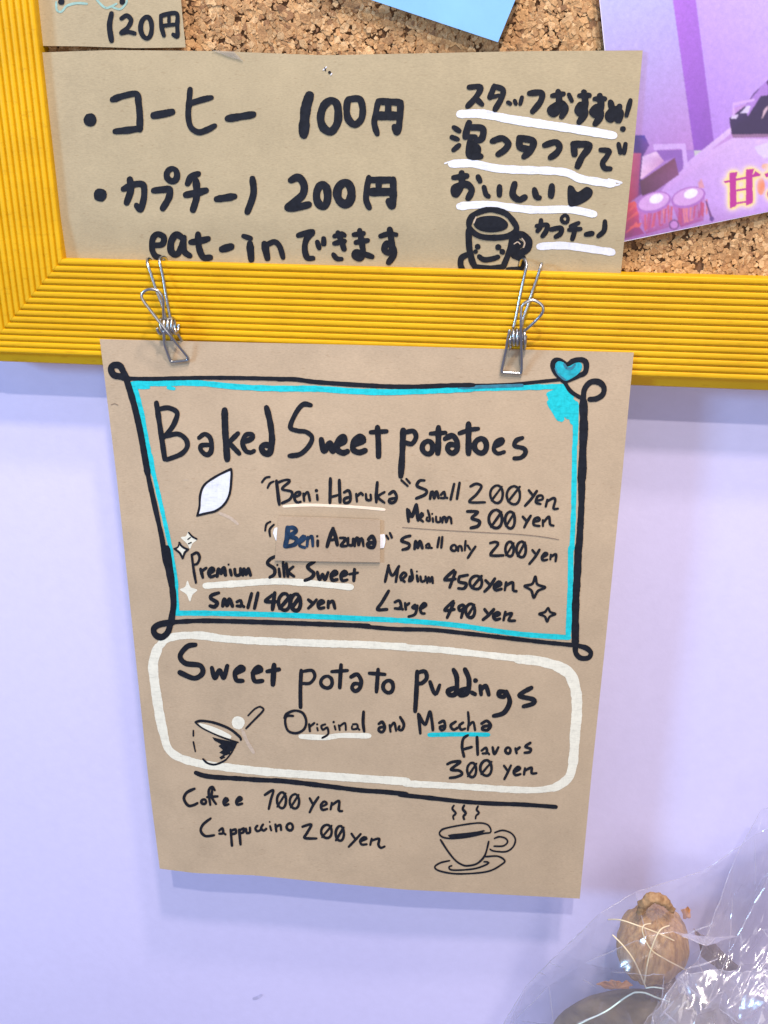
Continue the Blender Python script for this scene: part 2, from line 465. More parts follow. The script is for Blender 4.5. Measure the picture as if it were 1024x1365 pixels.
class Print:
    """a printed picture: coloured shapes soaked into one fine grid of vertex colours"""
    PX, PY, RES = 792, -34, 2
    def __init__(s): s.W, s.H = (1066-s.PX)*s.RES, (330-s.PY)*s.RES; s.img = np.zeros((s.H, s.W, 3)) + 0.4
    def tri(s, P, C, target=None):
        t_ = s.img if target is None else target
        q = [((p[0]-s.PX)*s.RES, (p[1]-s.PY)*s.RES) for p in P]
        x0, x1 = max(0, int(min(a[0] for a in q))), min(s.W-1, int(max(a[0] for a in q))+1)
        y0, y1 = max(0, int(min(a[1] for a in q))), min(s.H-1, int(max(a[1] for a in q))+1)
        if x1 < x0 or y1 < y0: return
        X, Y = np.meshgrid(np.arange(x0, x1+1), np.arange(y0, y1+1))
        (ax, ay), (bx, by), (cx, cy) = q; d = (by-cy)*(ax-cx) + (cx-bx)*(ay-cy)
        if abs(d) < 1e-9: return
        w0 = ((by-cy)*(X-cx) + (cx-bx)*(Y-cy))/d; w1 = ((cy-ay)*(X-cx) + (ax-cx)*(Y-cy))/d; w2 = 1-w0-w1
        m_ = (w0 >= -1e-6) & (w1 >= -1e-6) & (w2 >= -1e-6)
        col = w0[..., None]*np.array(C[0]) + w1[..., None]*np.array(C[1]) + w2[..., None]*np.array(C[2])
        sub = t_[y0:y1+1, x0:x1+1]; sub[m_] = col[m_] if t_.ndim == 3 else 1.0
    def poly(s, pts, cols, k=0.72, target=None):
        if isinstance(cols[0], (int, float)): cols = [cols]*len(pts)
        C = [tuple(x*k for x in lin(c)) for c in cols]
        for t in tessellate_polygon([[Vector((p[0], p[1], 0)) for p in pts]]): s.tri([pts[i] for i in t], [C[i] for i in t], target)
    def grid(s, quad, cols): 
        C = [tuple(x*0.72 for x in lin(c)) for c in cols]; n = 8
        bil = lambda L, a, c: tuple((1-a)*(1-c)*L[0][m] + a*(1-c)*L[1][m] + a*c*L[2][m] + (1-a)*c*L[3][m] for m in range(len(L[0])))
        for j in range(n):
            for i in range(n):
                k4 = [(i/n, j/n), ((i+1)/n, j/n), ((i+1)/n, (j+1)/n), (i/n, (j+1)/n)]
                Q = [bil(quad, *z) for z in k4]; D = [bil(C, *z) for z in k4]
                s.tri([Q[0], Q[1], Q[2]], [D[0], D[1], D[2]]); s.tri([Q[0], Q[2], Q[3]], [D[0], D[2], D[3]])
    def ell(s, cx, cy, rx, ry, col, rot=0, n=20):
        s.poly([(cx + rx*math.cos(t)*math.cos(rot) - ry*math.sin(t)*math.sin(rot), cy + rx*math.cos(t)*math.sin(rot) + ry*math.sin(t)*math.cos(rot)) for t in [2*math.pi*i/n for i in range(n)]], col)
poster = thing('poster', 'purple printed photo poster with gold-edged magenta writing at the right of the cork board', 'poster')
PS = lambda x, z: 0.0046 + 0.012*(x - 0.2) - 0.010*(z - 0.06)
WPAPER = plain('white_poster_paper', (0.75, 0.68, 0.85), 0.4, var=0.03)
sheet('sheet', [(796, -30), (1060, -30)], [(1060, -30), (1060, 275)], [(826, 322), (1060, 275)], [(796, -30), (806, 66), (832, 322)], PS, WPAPER, poster, 20, 20)
pr = Print()
O = lambda x, y: (760 + x*264/1024, y*264/1024)          # from the enlargement of the top right corner
O2 = lambda x, y: (800 + x*224/1024, 180 + y*224/1024)   # from the enlargement of its lower half
pr.grid([(797, -28), (893, -28), (925, 200), (822, 200)], [(196, 200, 250), (190, 190, 246), (186, 130, 205), (170, 128, 206)])
pr.grid([(822, 200), (925, 200), (940, 300), (832, 321)], [(170, 120, 190), (168, 120, 206), (178, 130, 210), (150, 80, 160)])
pr.grid([(893, -28), (924, -28), (953, 200), (925, 200)], [(188, 120, 232), (178, 116, 226), (140, 80, 184), (140, 78, 190)])
pr.grid([(924, -28), (1060, -28), (1060, 200), (953, 200)], [(206, 176, 250), (206, 184, 250), (200, 158, 232), (178, 128, 222)])
pr.poly([O(1100, 560), O(850, 640), O2(560, 140), O2(440, 250), O2(380, 330), O2(300, 420), O2(320, 590), (1062, 272)],
        [(226, 196, 240), (230, 196, 240), (208, 168, 232), (205, 160, 230), (200, 150, 222), (190, 140, 220), (186, 130, 215), (205, 165, 240)])
pr.poly([O(725, 776), O(830, 690), O(838, 560), O(950, 520), O(1024, 460), O(1100, 460), O(1100, 720), O(840, 712)], (196, 146, 216))
pr.poly([(868, 262), (1062, 200), (1062, 277), (840, 320)], [(196, 150, 224), (214, 180, 240), (206, 168, 238), (150, 80, 160)])
# dark doorway and door edge, low left
pr.poly([O2(205, 0), O2(270, 0), O2(300, 60), O2(260, 130), O2(252, 360), O2(160, 420)], [(56, 44, 140), (70, 52, 160), (110, 60, 150), (80, 40, 120), (90, 40, 110), (190, 60, 110)])
pr.poly([O2(195, 110), O2(250, 108), O2(230, 360), O2(165, 430)], [(190, 84, 130), (170, 70, 130), (150, 50, 110), (170, 40, 90)])
pr.poly([O2(320, 55), O2(520, 50), O2(535, 195), O2(515, 205), O2(495, 80), O2(330, 90)], (206, 168, 232))
pr.poly([O2(342, 92), O2(500, 88), O2(505, 205), O2(470, 240), O2(455, 135), O2(390, 160)], (140, 90, 180))
pr.poly([O2(258, 130), O2(340, 98), O2(390, 158), O2(245, 270)], [(214, 180, 226), (230, 196, 230), (196, 140, 190), (236, 190, 226)])
pr.poly([O2(242, 280), O2(455, 135), O2(480, 240), O2(330, 345), O2(255, 370)], [(92, 44, 78), (120, 62, 96), (130, 70, 120), (98, 44, 90), (80, 30, 70)])
pr.poly([O2(160, 420), O2(210, 400), O2(235, 460), O2(240, 560), O2(270, 600), O2(143, 632)], [(200, 60, 80), (236, 90, 90), (206, 60, 110), (150, 40, 110), (150, 50, 120), (120, 40, 110)])
for a in ((165, 470, 215, 405, 228, 430), (160, 520, 235, 478, 225, 460), (150, 600, 230, 545, 222, 525), (175, 560, 255, 530, 240, 560)):
    pr.poly([O2(a[0], a[1]), O2(a[2], a[3]), O2(a[4], a[5])], (214, 84, 96))
# jars of sticks
rj = random.Random(5)
for cx, w, y1, y2, yb in ((330, 105, 400, 460, 598), (540, 105, 370, 420, 558)):
    pr.poly([O2(cx-w, y2-10), O2(cx+w-5, y2-50), O2(cx+w-15, yb-38), O2(cx-w+55, yb+4)], [(190, 110, 190), (200, 140, 210), (170, 90, 160), (160, 60, 130)])
    for i in range(17):
        xx = cx - w + 42 + i*10 + rj.uniform(-8, 8); l = rj.uniform(-22, 22); yt = y2 + rj.uniform(-5, 30) - (i*2.5)
        c = rj.choice(((206, 84, 112), (190, 74, 120), (216, 120, 140), (176, 66, 126), (176, 110, 170)))
        yb2 = yb - 10 - i*4.0
        pr.poly([O2(xx, yt), O2(xx+11, yt-3), O2(xx+l+11, yb2-4), O2(xx+l, yb2)], c)
    cyl = y1 + 8
    pr.ell(*O2(cx-3, cyl), w*0.225, 13.5, (170, 104, 190), -0.30)
    pr.ell(*O2(cx-3, cyl-4), w*0.20, 11, (212, 160, 222), -0.30)
    pr.ell(*O2(cx+12, cyl-22), 9.5, 6.0, (244, 238, 250), -0.35)
pr.ell(*O2(450, 545), 7, 7, (120, 60, 130)); pr.ell(*O2(450, 545), 5, 5, (196, 130, 205))
pr.poly([O2(640, 400), O2(650, 400), O2(690, 520), O2(675, 522)], (110, 50, 120)); pr.ell(*O2(680, 510), 3, 3.6, (100, 56, 140))
pr.poly([O2(598, 290), O2(618, 262), O2(635, 320), O2(600, 320)], (216, 150, 170))
# cash register box at the right edge
pr.poly([O(822, 610), O(905, 545), O(950, 480), O(1024, 410), O(1100, 380), O(1100, 700), O(835, 695)], [(60, 34, 88), (60, 40, 96), (90, 50, 120), (96, 50, 130), (60, 40, 90), (50, 30, 80), (48, 28, 78)])
pr.poly([O(905, 545), O(1010, 420), O(1024, 440), O(1024, 490), O(985, 495), O(918, 600)], (176, 130, 214))
pr.poly([O(838, 595), O(870, 590), O(860, 612), O(830, 612)], (216, 200, 236))
pr.poly([O(915, 545), O(935, 545), O(920, 582), O(880, 584)], (220, 206, 240))
pr.poly([O(1000, 570), O(1022, 545), O(1024, 560), O(990, 615)], (214, 180, 196))
pr.poly([O(835, 694), O(1100, 690), O(1100, 706), O(842, 711)], (150, 110, 150))
pr.poly([O2(940, 70), O2(1060, 30), O2(1060, 130), O2(1000, 140), O2(960, 110)], (224, 206, 244))
pr.poly([O(840, 530), O(955, 508), O(952, 520), O(848, 545), O(852, 600), O(842, 600)], (216, 176, 236))
pr.ell(*O2(980, 310), 5.5, 12, (240, 140, 90)); pr.ell(*O2(1010, 190), 6, 4, (240, 180, 140))
HEAD = [[(750, 280), (978, 232), (975, 248), (762, 292)], [(788, 228), (838, 222), (828, 262), (832, 430), (790, 448)], [(888, 208), (940, 203), (928, 240), (932, 412), (888, 430)],
        [(930, 240), (948, 215), (978, 243), (940, 250)], [(830, 330), (895, 320), (895, 332), (830, 343)], [(830, 408), (895, 398), (895, 410), (830, 421)],
        [(1000, 235), (1060, 215), (1060, 240), (1010, 258)], [(1035, 175), (1062, 175), (1085, 330), (1060, 340)], [(1018, 350), (1035, 325), (1045, 370), (1080, 400), (1050, 400), (1020, 375)]]
mask = np.zeros((pr.H, pr.W))
for hb in HEAD: pr.poly([O2(*q) for q in hb], (255, 255, 255), 1, mask)
pr.img = gauss(pr.img, 1.3)
n1 = gauss(np.random.RandomState(4).rand(pr.H, pr.W), 3); n1 = (n1 - n1.mean())/n1.std(); n2 = np.random.RandomState(5).rand(pr.H, pr.W) - .5
pr.img *= (1 + 0.025*n1 + 0.06*n2)[..., None]
for sg, amt, c in ((10, 3.2, (236, 206, 234)), (6.5, 3.4, (250, 226, 150))):
    g_ = np.clip(gauss(mask, sg)*amt, 0, 1)[..., None]; pr.img = pr.img*(1-g_) + g_*0.72*np.array(lin(c))
mb = gauss(mask, 0.8)[..., None]; pr.img = pr.img*(1-mb) + mb*0.72*np.array(lin((190, 30, 150)))
pic = sheet('printed_picture', [(797, -28), (1060, -28)], [(1060, -28), (1060, 274.5)], [(827, 321), (1060, 274.5)], [(797, -28), (807, 66), (832.5, 321)], lambda x, z: PS(x, z) - 0.00006, PRINT, poster, 250, 300, 0.00003)
ca = pic.data.color_attributes.new('print', 'FLOAT_COLOR', 'POINT')
Cm = np.array([RX, RD, RF]); co = np.zeros(len(pic.data.vertices)*3); pic.data.vertices.foreach_get('co', co); co = co.reshape(-1, 3) - np.array(CAMPOS)
cc = co @ Cm.T; ux = cc[:, 0]/cc[:, 2]*FPX + 512; uy = cc[:, 1]/cc[:, 2]*FPX + 682.5
ix = np.clip(((ux-pr.PX)*pr.RES).astype(int), 0, pr.W-1); iy = np.clip(((uy-pr.PY)*pr.RES).astype(int), 0, pr.H-1)
rgba = np.ones((len(ix), 4)); rgba[:, :3] = pr.img[iy, ix]; ca.data.foreach_set('color', rgba.ravel().astype(np.float32))

# blue sheet, top centre
BS = wavy(0.0038, 0.0012, 20, 20, 8.1)
BLUE = plain('light_blue_paper', (0.20, 0.44, 0.78), 0.6, var=0.05, vs=120)
bl = sheet('blue_paper', [(470, -32), (700, -32)], [(700, -32), (664, 56)], [(400, -32), (664, 56)], [(470, -32), (400, -32)], BS, BLUE, None, 14, 14)
bl['label'] = 'pale blue paper sheet with a pointed corner pinned to the cork above the menu'; bl['category'] = 'paper'

# price slip, top left
slip = thing('price_slip', 'small kraft slip reading 120 yen at the top left of the cork board', 'price slip')
SS = lambda x, z: 0.0042 + 0.0006*noise.noise(Vector((x*30, z*30, 1)))
sheet('sheet', [(40, -40), (238, -40)], [(238, -40), (243, 20), (247.5, 63)], [(51, 61), (107, 61.5), (180, 64), (247.5, 63)], [(40, -40), (51, 61)], SS, KRAFT2, slip, 20, 14)
A = (0, 0, 350)
write(SS, 0.0001, A, 9, '220,8 222,38 240,45 262,22 300,12 340,14|375,-5 400,22 420,30 455,14|440,28 470,35 492,12 495,-5', 'doodle', 'p', slip)
write(SS, 0.0002, A, 17, 'W18|436,52 428,100 436,158|W15|474,72 495,60 512,78 500,105 474,128 500,124 526,130|W16|o 571,107 22,42|W14|628,60 630,100 640,138|W15|630,60 688,52 692,100 692,140 676,134|W12|660,62 660,94|W13|636,100 688,94|d 240,6 13|d 478,6 12', 'lettering', 'k', slip)

# the wide coffee menu tucked behind the frame
menu2 = thing('coffee_menu', 'wide kraft menu in Japanese with a smiling cup drawing, tucked behind the yellow frame', 'menu')
def MS(x, z):
    y = 0.0026 + 0.0008*noise.noise(Vector((x*9, z*9, 4))) + 0.0035*max(0, min(1, (z-0.03)/0.08))*0.1
    if z < 0.045: y += (0.045 - z)*0.09
    return y
sheet('sheet', [(47, 70), (150, 66.5), (290, 68), (430, 73.5), (560, 71), (700, 68), (857, 67)], [(857, 67), (846, 190), (824, 400)], [(91, 392), (824, 400)], [(47, 70), (64, 200), (85, 340), (91, 392)], MS, KRAFT2, menu2, 60, 34)
U, K1 = 0.00010, 0.00020
write(MS, K1, A, 24, 'd 352,467 26|440,388 480,374 532,366 541,400 546,450 546,505|450,512 500,507 548,500|W26|600,450 640,443 672,436|W22|742,348 738,400 735,450 745,495 775,515 810,505 838,490|745,402 790,388 825,380|W27|890,462 940,454 988,446', 'lettering', 'k', menu2)
Bq = (340, 80, 600)
write(MS, K1, Bq, 48, 'W52|287,185 268,250 260,330 256,390|W40|400,212 432,235 437,310 418,358 392,375 358,352 345,300 362,240 400,212|W36|505,204 550,206 566,255 558,310 523,338 490,308 482,258 488,212 505,204|W30|648,214 636,270 627,330 642,386|W36|650,216 710,219 764,222|W34|765,222 762,290 755,350 745,378 733,350|W34|700,220 700,290|W44|642,292 700,292 755,292', 'lettering', 'k', menu2)
Fq = (340, 210, 600)
write(MS, K1, Fq, 34, 'W38|190,118 228,104 257,140 253,190 215,228 172,262 222,260 283,246|W38|o 353,198 30,58|W42|o 470,187 38,56|W30|598,104 588,160 584,220 600,262|W34|600,116 660,118 724,116|W36|725,115 727,180 721,252 702,228|W30|650,118 650,175|W40|600,180 660,180 725,178', 'lettering', 'k', menu2)
write(MS, K1, Fq, 30, 'W34|50,452 58,490 66,528|W26|56,462 100,442 130,466 148,525|W28|228,408 285,392 302,394 270,430 262,480 275,525 305,528|W26|328,443 338,474|361,424 362,452|W26|418,412 455,400 470,408|418,450 470,438|W28|436,395 455,440 468,480|W24|412,508 430,530 455,532|W26|520,404 570,398|530,445 592,434|W28|550,382 560,440 568,500 552,530 525,518 530,496 570,505 615,520|W26|660,412 700,400 742,404|W30|708,378 716,430 720,475 700,500 680,482 692,452 724,470 728,510 702,550', 'lettering', 'k', menu2)
Eq = (60, 210, 350)
write(MS, K1, Eq, 26, 'd 261,176 32|W27|370,148 420,126 462,128 468,170 462,210 450,245 432,225|W29|400,102 405,150 385,212|W28|512,155 560,150 588,150 583,190 555,238|W25|o 598,81 25,30|W28|672,122 690,90 722,76|W30|664,175 715,165 758,154|W30|712,110 715,180 697,246|W30|808,195 850,189 892,182|W28|977,98 982,170 953,256', 'lettering', 'k', menu2)
write(MS, K1, Eq, 26, 'W25|512,412 552,408 560,375 530,360 508,382 505,430 520,462 543,470|W28|648,378 618,362 595,395 595,440 620,456 645,420 655,375|W26|654,388 656,440 682,462|W27|721,360 725,420 745,468 778,470|W27|688,398 730,392 768,382|W32|834,431 876,419|W22|935,369 968,380|W30|965,405 972,480', 'lettering', 'k', menu2)
Cq = (590, 90, 860)
write(MS, K1, Cq, 26, 'W25|135,99 185,96 191,112 165,155 127,195|165,152 200,186|W26|262,93 240,150|262,95 305,112 298,155 265,212|W18|250,150 285,140|W22|332,176 342,182|W20|365,167 371,182|402,150 393,184|W27|440,130 500,128 496,170 455,222|W24|555,142 612,132|W28|585,122 590,200 562,235 545,212 598,180 622,208 602,248|W22|639,136 654,168|W24|692,142 742,140|W30|715,124 722,190 700,232 682,214 702,188 720,228 690,276|W24|770,158 820,157|W30|795,142 802,200 782,240 758,224 782,200 800,240 772,284|W30|850,176 862,220 885,268|895,196 878,232 850,262 838,238 870,212 898,228 892,268|W22|950,165 930,242|d 912,310 15', 'lettering', 'k', menu2)
write(MS, K1, Cq, 26, 'W24|58,302 84,320|48,352 76,362|W25|56,416 84,392|W30|135,278 124,312 116,350|140,302 202,308 200,356 168,372|W26|138,350 165,350|W30|140,368 135,430 150,450 192,448|140,400 175,404 178,432|W34|158,395 160,440|W28|252,372 300,357 332,382 318,412 282,438|W30|388,360 394,402 440,412|W30|388,356 456,370 450,410 412,450|W28|517,392 570,377 592,400 578,430 546,454|W30|662,386 668,438|W31|662,387 735,390 735,412 706,450 682,500|W24|800,416 842,422 830,450 810,480 820,508 848,511|W22|890,386 900,430|925,386 918,432', 'lettering', 'k', menu2)
write(MS, K1, Cq, 26, 'W26|56,556 122,547|W30|97,532 96,590 68,640 60,610 118,590 148,618 130,660|W24|180,552 190,574|W24|210,604 220,640 232,650|W26|288,602 288,644|W30|365,587 355,640 385,668 416,655|W27|465,617 475,652 490,658|W30|553,598 549,648|f 634,602 660,600 683,628 728,602 758,620 754,650 718,680 662,702 636,690', 'lettering', 'k', menu2)
D4 = (590, 220, 860)
write(MS, K1, D4, 18, 'W21|475,307 528,302 524,332 506,358|498,278 495,310 480,333|W22|548,325 598,318 597,345 572,362|W17|o 618,272 17,19|W20|647,309 688,292|640,327 698,322|W22|670,300 666,340 656,374|W24|726,350 756,345|W22|821,285 817,330 788,358', 'lettering', 'k', menu2)
write(MS, U, Cq, 44, 'W44|88,235 200,234 350,262 600,300 760,325 866,343|W40|45,487 150,485 300,512 600,526 700,562 860,588|W12|840,565 905,582|W10|850,600 895,590|W9|30,478 12,484', 'underline', 'w', menu2)
write(MS, U, D4, 34, 'W38|85,208 230,200 450,225 640,224 766,248|W38|490,412 560,407 650,410 858,440', 'underline', 'w', menu2)
write(MS, K1, D4, 26, 'W26|134,302 150,258 205,230 260,226 320,245 362,290 374,325 340,355 280,366 200,362 150,335 134,302|f 158,300 175,268 225,256 285,260 325,285 330,312 300,332 240,340 185,328|W28|132,330 136,420 152,490 172,522|W24|160,512 240,522 312,512|W26|352,370 336,440 308,512|W32|352,360 400,352 434,382 430,420 392,446 356,448|W50|362,380 365,440|W14|385,382 402,395 395,412 372,420|W26|124,452 96,470 92,505 104,532|W34|362,456 402,472 398,512|W22|330,528 400,524|d 178,412 15|d 282,415 16|d 167,437 12|d 303,438 15|W24|186,462 210,478 250,474 280,464', 'cup_drawing', 'k', menu2)
write(MS, K1+.00008, D4, 7, '170,262 158,292|W6|362,398 380,388 392,398|W6|402,370 416,392 410,416', 'cup_drawing', 's', menu2)
write(MS, K1, Bq, 9, 'd 392,64 8|W5|366,40 372,56', 'pinhole', 'k', menu2)
write(MS, K1-.00003, Bq, 6, '358,52 376,36|398,78 404,70', 'pinhole', 'w', menu2)
# clear tape at the top edge
def film_mat(name, tint, rough, alpha_face, alpha_edge, bump=0.0, spec=0.5):
    m = bpy.data.materials.new(name); m.use_nodes = True; nt = m.node_tree; N = nt.nodes; L = nt.links
    P = N['Principled BSDF']; P.inputs['Base Color'].default_value = (*tint, 1); P.inputs['Roughness'].default_value = rough
    P.inputs['Specular IOR Level'].default_value = spec
    lw = N.new('ShaderNodeLayerWeight'); lw.inputs[0].default_value = 0.35
    tr = N.new('ShaderNodeBsdfTransparent'); gl = N.new('ShaderNodeBsdfGlossy'); gl.inputs['Roughness'].default_value = rough
    gl.inputs[0].default_value = (1, 1, 1, 1)
    df = N.new('ShaderNodeBsdfDiffuse'); df.inputs[0].default_value = (*tint, 1)
    tl = N.new('ShaderNodeBsdfTranslucent'); tl.inputs[0].default_value = (*tint, 1)
    ad = N.new('ShaderNodeMixShader'); ad.inputs[0].default_value = 0.7; L.new(df.outputs[0], ad.inputs[1]); L.new(tl.outputs[0], ad.inputs[2])
    m1 = N.new('ShaderNodeMixShader'); mr = N.new('ShaderNodeMapRange')
    mr.inputs['To Min'].default_value = alpha_face; mr.inputs['To Max'].default_value = alpha_edge
    L.new(lw.outputs['Facing'], mr.inputs['Value']); L.new(mr.outputs[0], m1.inputs[0])
    L.new(tr.outputs[0], m1.inputs[1]); L.new(ad.outputs[0], m1.inputs[2])
    m2 = N.new('ShaderNodeMixShader'); mr2 = N.new('ShaderNodeMapRange'); mr2.inputs['To Min'].default_value = 0.05; mr2.inputs['To Max'].default_value = 0.42
    L.new(lw.outputs['Fresnel'], mr2.inputs['Value']); L.new(mr2.outputs[0], m2.inputs[0])
    L.new(m1.outputs[0], m2.inputs[1]); L.new(gl.outputs[0], m2.inputs[2])
    if bump:
        tc = N.new('ShaderNodeTexCoord'); n = N.new('ShaderNodeTexNoise'); n.inputs['Scale'].default_value = 260; n.inputs['Detail'].default_value = 3
        L.new(tc.outputs['Object'], n.inputs['Vector']); b = N.new('ShaderNodeBump'); b.inputs['Distance'].default_value = 0.0004; b.inputs['Strength'].default_value = bump
        L.new(n.outputs['Fac'], b.inputs['Height'])
        for s in (gl, df, lw): L.new(b.outputs[0], s.inputs['Normal'])
    L.new(m2.outputs[0], N['Material Output'].inputs['Surface'])
    return m
TAPE = film_mat('clear_tape', (0.8, 0.8, 0.76), 0.15, 0.22, 0.5)
sheet('tape', [(283, 67), (312, 68.5)], [(312, 68.5), (324, 81)], [(304, 75), (324, 81)], [(283, 67), (304, 75)], lambda x, z: MS(x, z) - 0.0005, TAPE, menu2, 4, 3)

# ---------------------------------------------------------------- the big hand-lettered menu
menu = thing('sweet_potato_menu', 'kraft paper menu of baked sweet potatoes and puddings clipped below the yellow frame', 'menu')
def LS(x, z):
    d = -z
    y = -0.0012 - 0.0034*min(1, max(0, d/0.08))**1.3
    y += 0.0015*noise.noise(Vector((x*11, z*11, 2.2)))*min(1, max(0, d/0.03)) + 0.00035*noise.noise(Vector((x*34, z*34, 7)))*min(1, max(0, d/0.02))
    y -= 0.0022*max(0, (d-0.20)/0.07)**2 * (0.4 + 0.6*math.sin(x*22+0.4))
    return y
sheet('sheet', [(133, 452), (300, 456), (480, 460), (660, 465), (845, 470)], [(845, 470), (828, 650), (808, 850), (789, 1030), (773, 1198)],
      [(213, 1158), (260, 1164), (340, 1167), (430, 1176), (540, 1186), (640, 1191), (773, 1198)], [(133, 452), (156, 640), (178, 850), (198, 1040), (213, 1158)],
      LS, KRAFT, menu, 64, 80)
Gq = (130, 450, 390); Hq = (370, 480, 630); Iq = (600, 460, 860)
# border, black over cyan
write(LS, U, Gq, 30, 'W30|180,242 300,240 400,238 550,240 700,255 850,264 1040,268|W22|372,262 402,268|W16|215,262 270,262|W26|192,250 222,350 240,440 262,560 282,660 295,720', 'border_line', 'c', menu)
write(LS, U, Hq, 30, 'W32|0,150 200,150 350,160 450,165 600,168 750,162 900,156 1024,150', 'border_line', 'c', menu)
write(LS, U, Iq, 30, 'W28|0,232 200,226 400,222 520,218 592,216|W28|518,258 600,232 638,272|520,300 572,388|W38|528,262 560,330 585,385|W46|560,250 620,370|600,240 650,330|640,300 650,400|W30|662,306 660,400 657,520|W26|654,520 652,708', 'border_line', 'c', menu)
write(LS, U+.00002, (190, 610, 360), 34, '66,-20 90,120 140,340 190,560 232,760 262,940 275,1040', 'border_line', 'c', menu)
write(LS, U, (190, 730, 490), 24, 'W22|122,20 140,110 152,200 158,300|W24|150,298 300,298 600,305 800,313 1030,324', 'border_line', 'c', menu)
Nq = (480, 730, 830)
write(LS, U, Nq, 20, 'W22|822,0 821,120 818,220 812,345|W20|0,276 130,282 250,290 400,305 500,320 640,338 815,350', 'border_line', 'c', menu)
write(LS, U, (600, 610, 860), 26, 'W27|652,100 648,300 640,480', 'border_line', 'c', menu)
write(LS, K1, Gq, 20, 'W30|158,215 130,205 88,196 72,165 85,145 118,148 140,185 158,225|W28|148,205 175,290 200,380 225,490 245,600 265,715|W18|150,214 280,216 400,213 580,210 800,212 1030,218', 'border_line', 'k', menu)
write(LS, K1, Hq, 20, 'W20|0,100 90,100 200,114 400,128 600,138 750,138 900,132 1030,130', 'border_line', 'k', menu)

write(LS, K1, Iq, 20, 'W15|0,210 200,210 350,203 480,190 580,180|W24|598,190 560,148 541,112 548,84 572,80 596,92 616,106 648,82 690,76 714,92 714,130 700,150 660,164 604,188|W18|600,190 632,240 680,272 706,280|W26|700,288 706,232 738,194 782,194 808,222 802,258 770,280 735,284|W36|700,290 702,380 702,450 697,560 695,650 690,715', 'border_line', 'k', menu)
write(LS, K1+.00007, Iq, 20, 'f 552,108 568,84 596,90 618,112 660,92 688,94 694,116 678,144 648,168 606,186 572,160', 'heart_drawing', 'u', menu)
write(LS, K1+.00014, Iq, 12, 'W14|600,100 612,118 635,122 655,102|W10|566,150 585,168 606,182|W8|552,120 562,146', 'heart_drawing', 't', menu)
write(LS, K1+.00007, Iq, 18, 'W17|60,222 200,216 380,210', 'border_line', 't', menu)
write(LS, K1+.00007, Hq, 18, 'W13|950,142 1000,138 1024,136', 'border_line', 't', menu)
write(LS, K1, (190, 610, 360), 38, 'W34|20,-20 50,160 90,340 130,520 160,660 180,800 205,900 235,1040', 'border_line', 'k', menu)
write(LS, K1, (190, 730, 490), 20, 'W24|112,0 124,80 134,160 142,250 135,310 128,345 115,385 88,406 60,396 52,368 80,348 142,338|W18|140,338 260,332 400,334 700,343 1030,355', 'border_line', 'k', menu)
write(LS, K1, Nq, 16, 'W14|0,305 130,316 280,320 400,332 500,343 700,366 842,380|W24|852,-10 848,100 842,200 840,300 840,375|W16|840,375 842,410 862,430 892,428 900,408 880,390 842,380', 'border_line', 'k', menu)
write(LS, K1, (600, 610, 860), 32, 'W32|692,110 690,250 682,400 677,485', 'border_line', 'k', menu)
# Baked Sweet potatoes
write(LS, K1, Gq, 22, 'W24|310,342 334,500 354,638|W22|320,376 372,368 418,392 408,440 385,480 350,522|356,518 420,505 462,530 472,570 440,610 364,640|W22|534,525 562,506 590,522 600,560 595,600 572,614 545,592 545,566 592,562|W30|668,380 672,500 682,638|W22|738,502 692,548|696,556 745,608|W22|770,548 812,528 812,508 780,510 762,550 778,592 804,602 822,594|W28|888,366 908,450 917,540 905,602 876,604 862,578 880,562 912,568', 'lettering', 'k', menu)
write(LS, K1, Hq, 22, 'W22|175,236 135,232 98,275 68,350 105,370 150,376 182,405 165,450 120,492 64,502|W26|230,415 245,474 275,436 290,476 312,432|W27|322,442 352,424 345,402 318,425 315,468 342,486 368,478|W27|405,442 450,422 432,400 402,425 398,468 428,484 460,474|W26|525,352 530,430 531,504|W22|490,378 572,373|W28|660,368 656,480 648,608|W22|668,380 712,372 728,402 706,438 672,432|W23|o 788,458 28,34|W27|845,352 845,420 842,488|W20|804,385 882,380|W24|880,412 918,396 942,425 942,470 915,488 893,465 906,442 940,448|W27|1003,334 1004,490', 'lettering', 'k', menu)
write(LS, K1, Iq, 22, 'W25|97,412 97,568|W21|50,462 100,445 148,438|W24|o 160,528 32,38|W19|236,532 276,510 272,492 242,508 230,545 250,568 284,560|W20|380,486 348,500 340,528 388,542 396,566 372,590 338,594', 'lettering', 'k', menu)
Jq = (330, 620, 550)
write(LS, K1, Jq, 15, 'W13|90,105 112,78 138,72|125,140 140,112 163,100|W18|180,96 190,180 198,243|W15|190,106 240,90 262,100 215,146 275,165 265,208 216,234|295,197 325,182 324,166 300,172 292,206 308,230 330,226|348,176 352,220|350,192 374,166 388,220|d 428,157 11|432,184 435,214|W18|515,82 512,233|570,92 575,228|W14|515,198 570,182|W16|600,168 628,156 640,190 634,225 605,233 602,208 638,196|W15|675,178 680,225|680,192 704,172 716,184|735,178 740,212 765,214 764,182|W18|806,106 800,180 800,228|W14|850,166 810,196 850,232|W16|880,178 908,162 926,195 914,226 886,232 882,212 924,202|W13|955,92 994,128|986,84 1008,110', 'lettering', 'k', menu)
write(LS, U, Jq, 18, 'W18|225,255 330,248 450,248 650,258 760,266 850,275', 'underline', 'h', menu)
write(LS, K1, Jq, 13, 'W12|110,405 118,366 142,350|141,440 138,398 164,368|W14|862,436 874,456|884,420 896,448', 'lettering', 'k', menu)
Kq = (520, 620, 760)
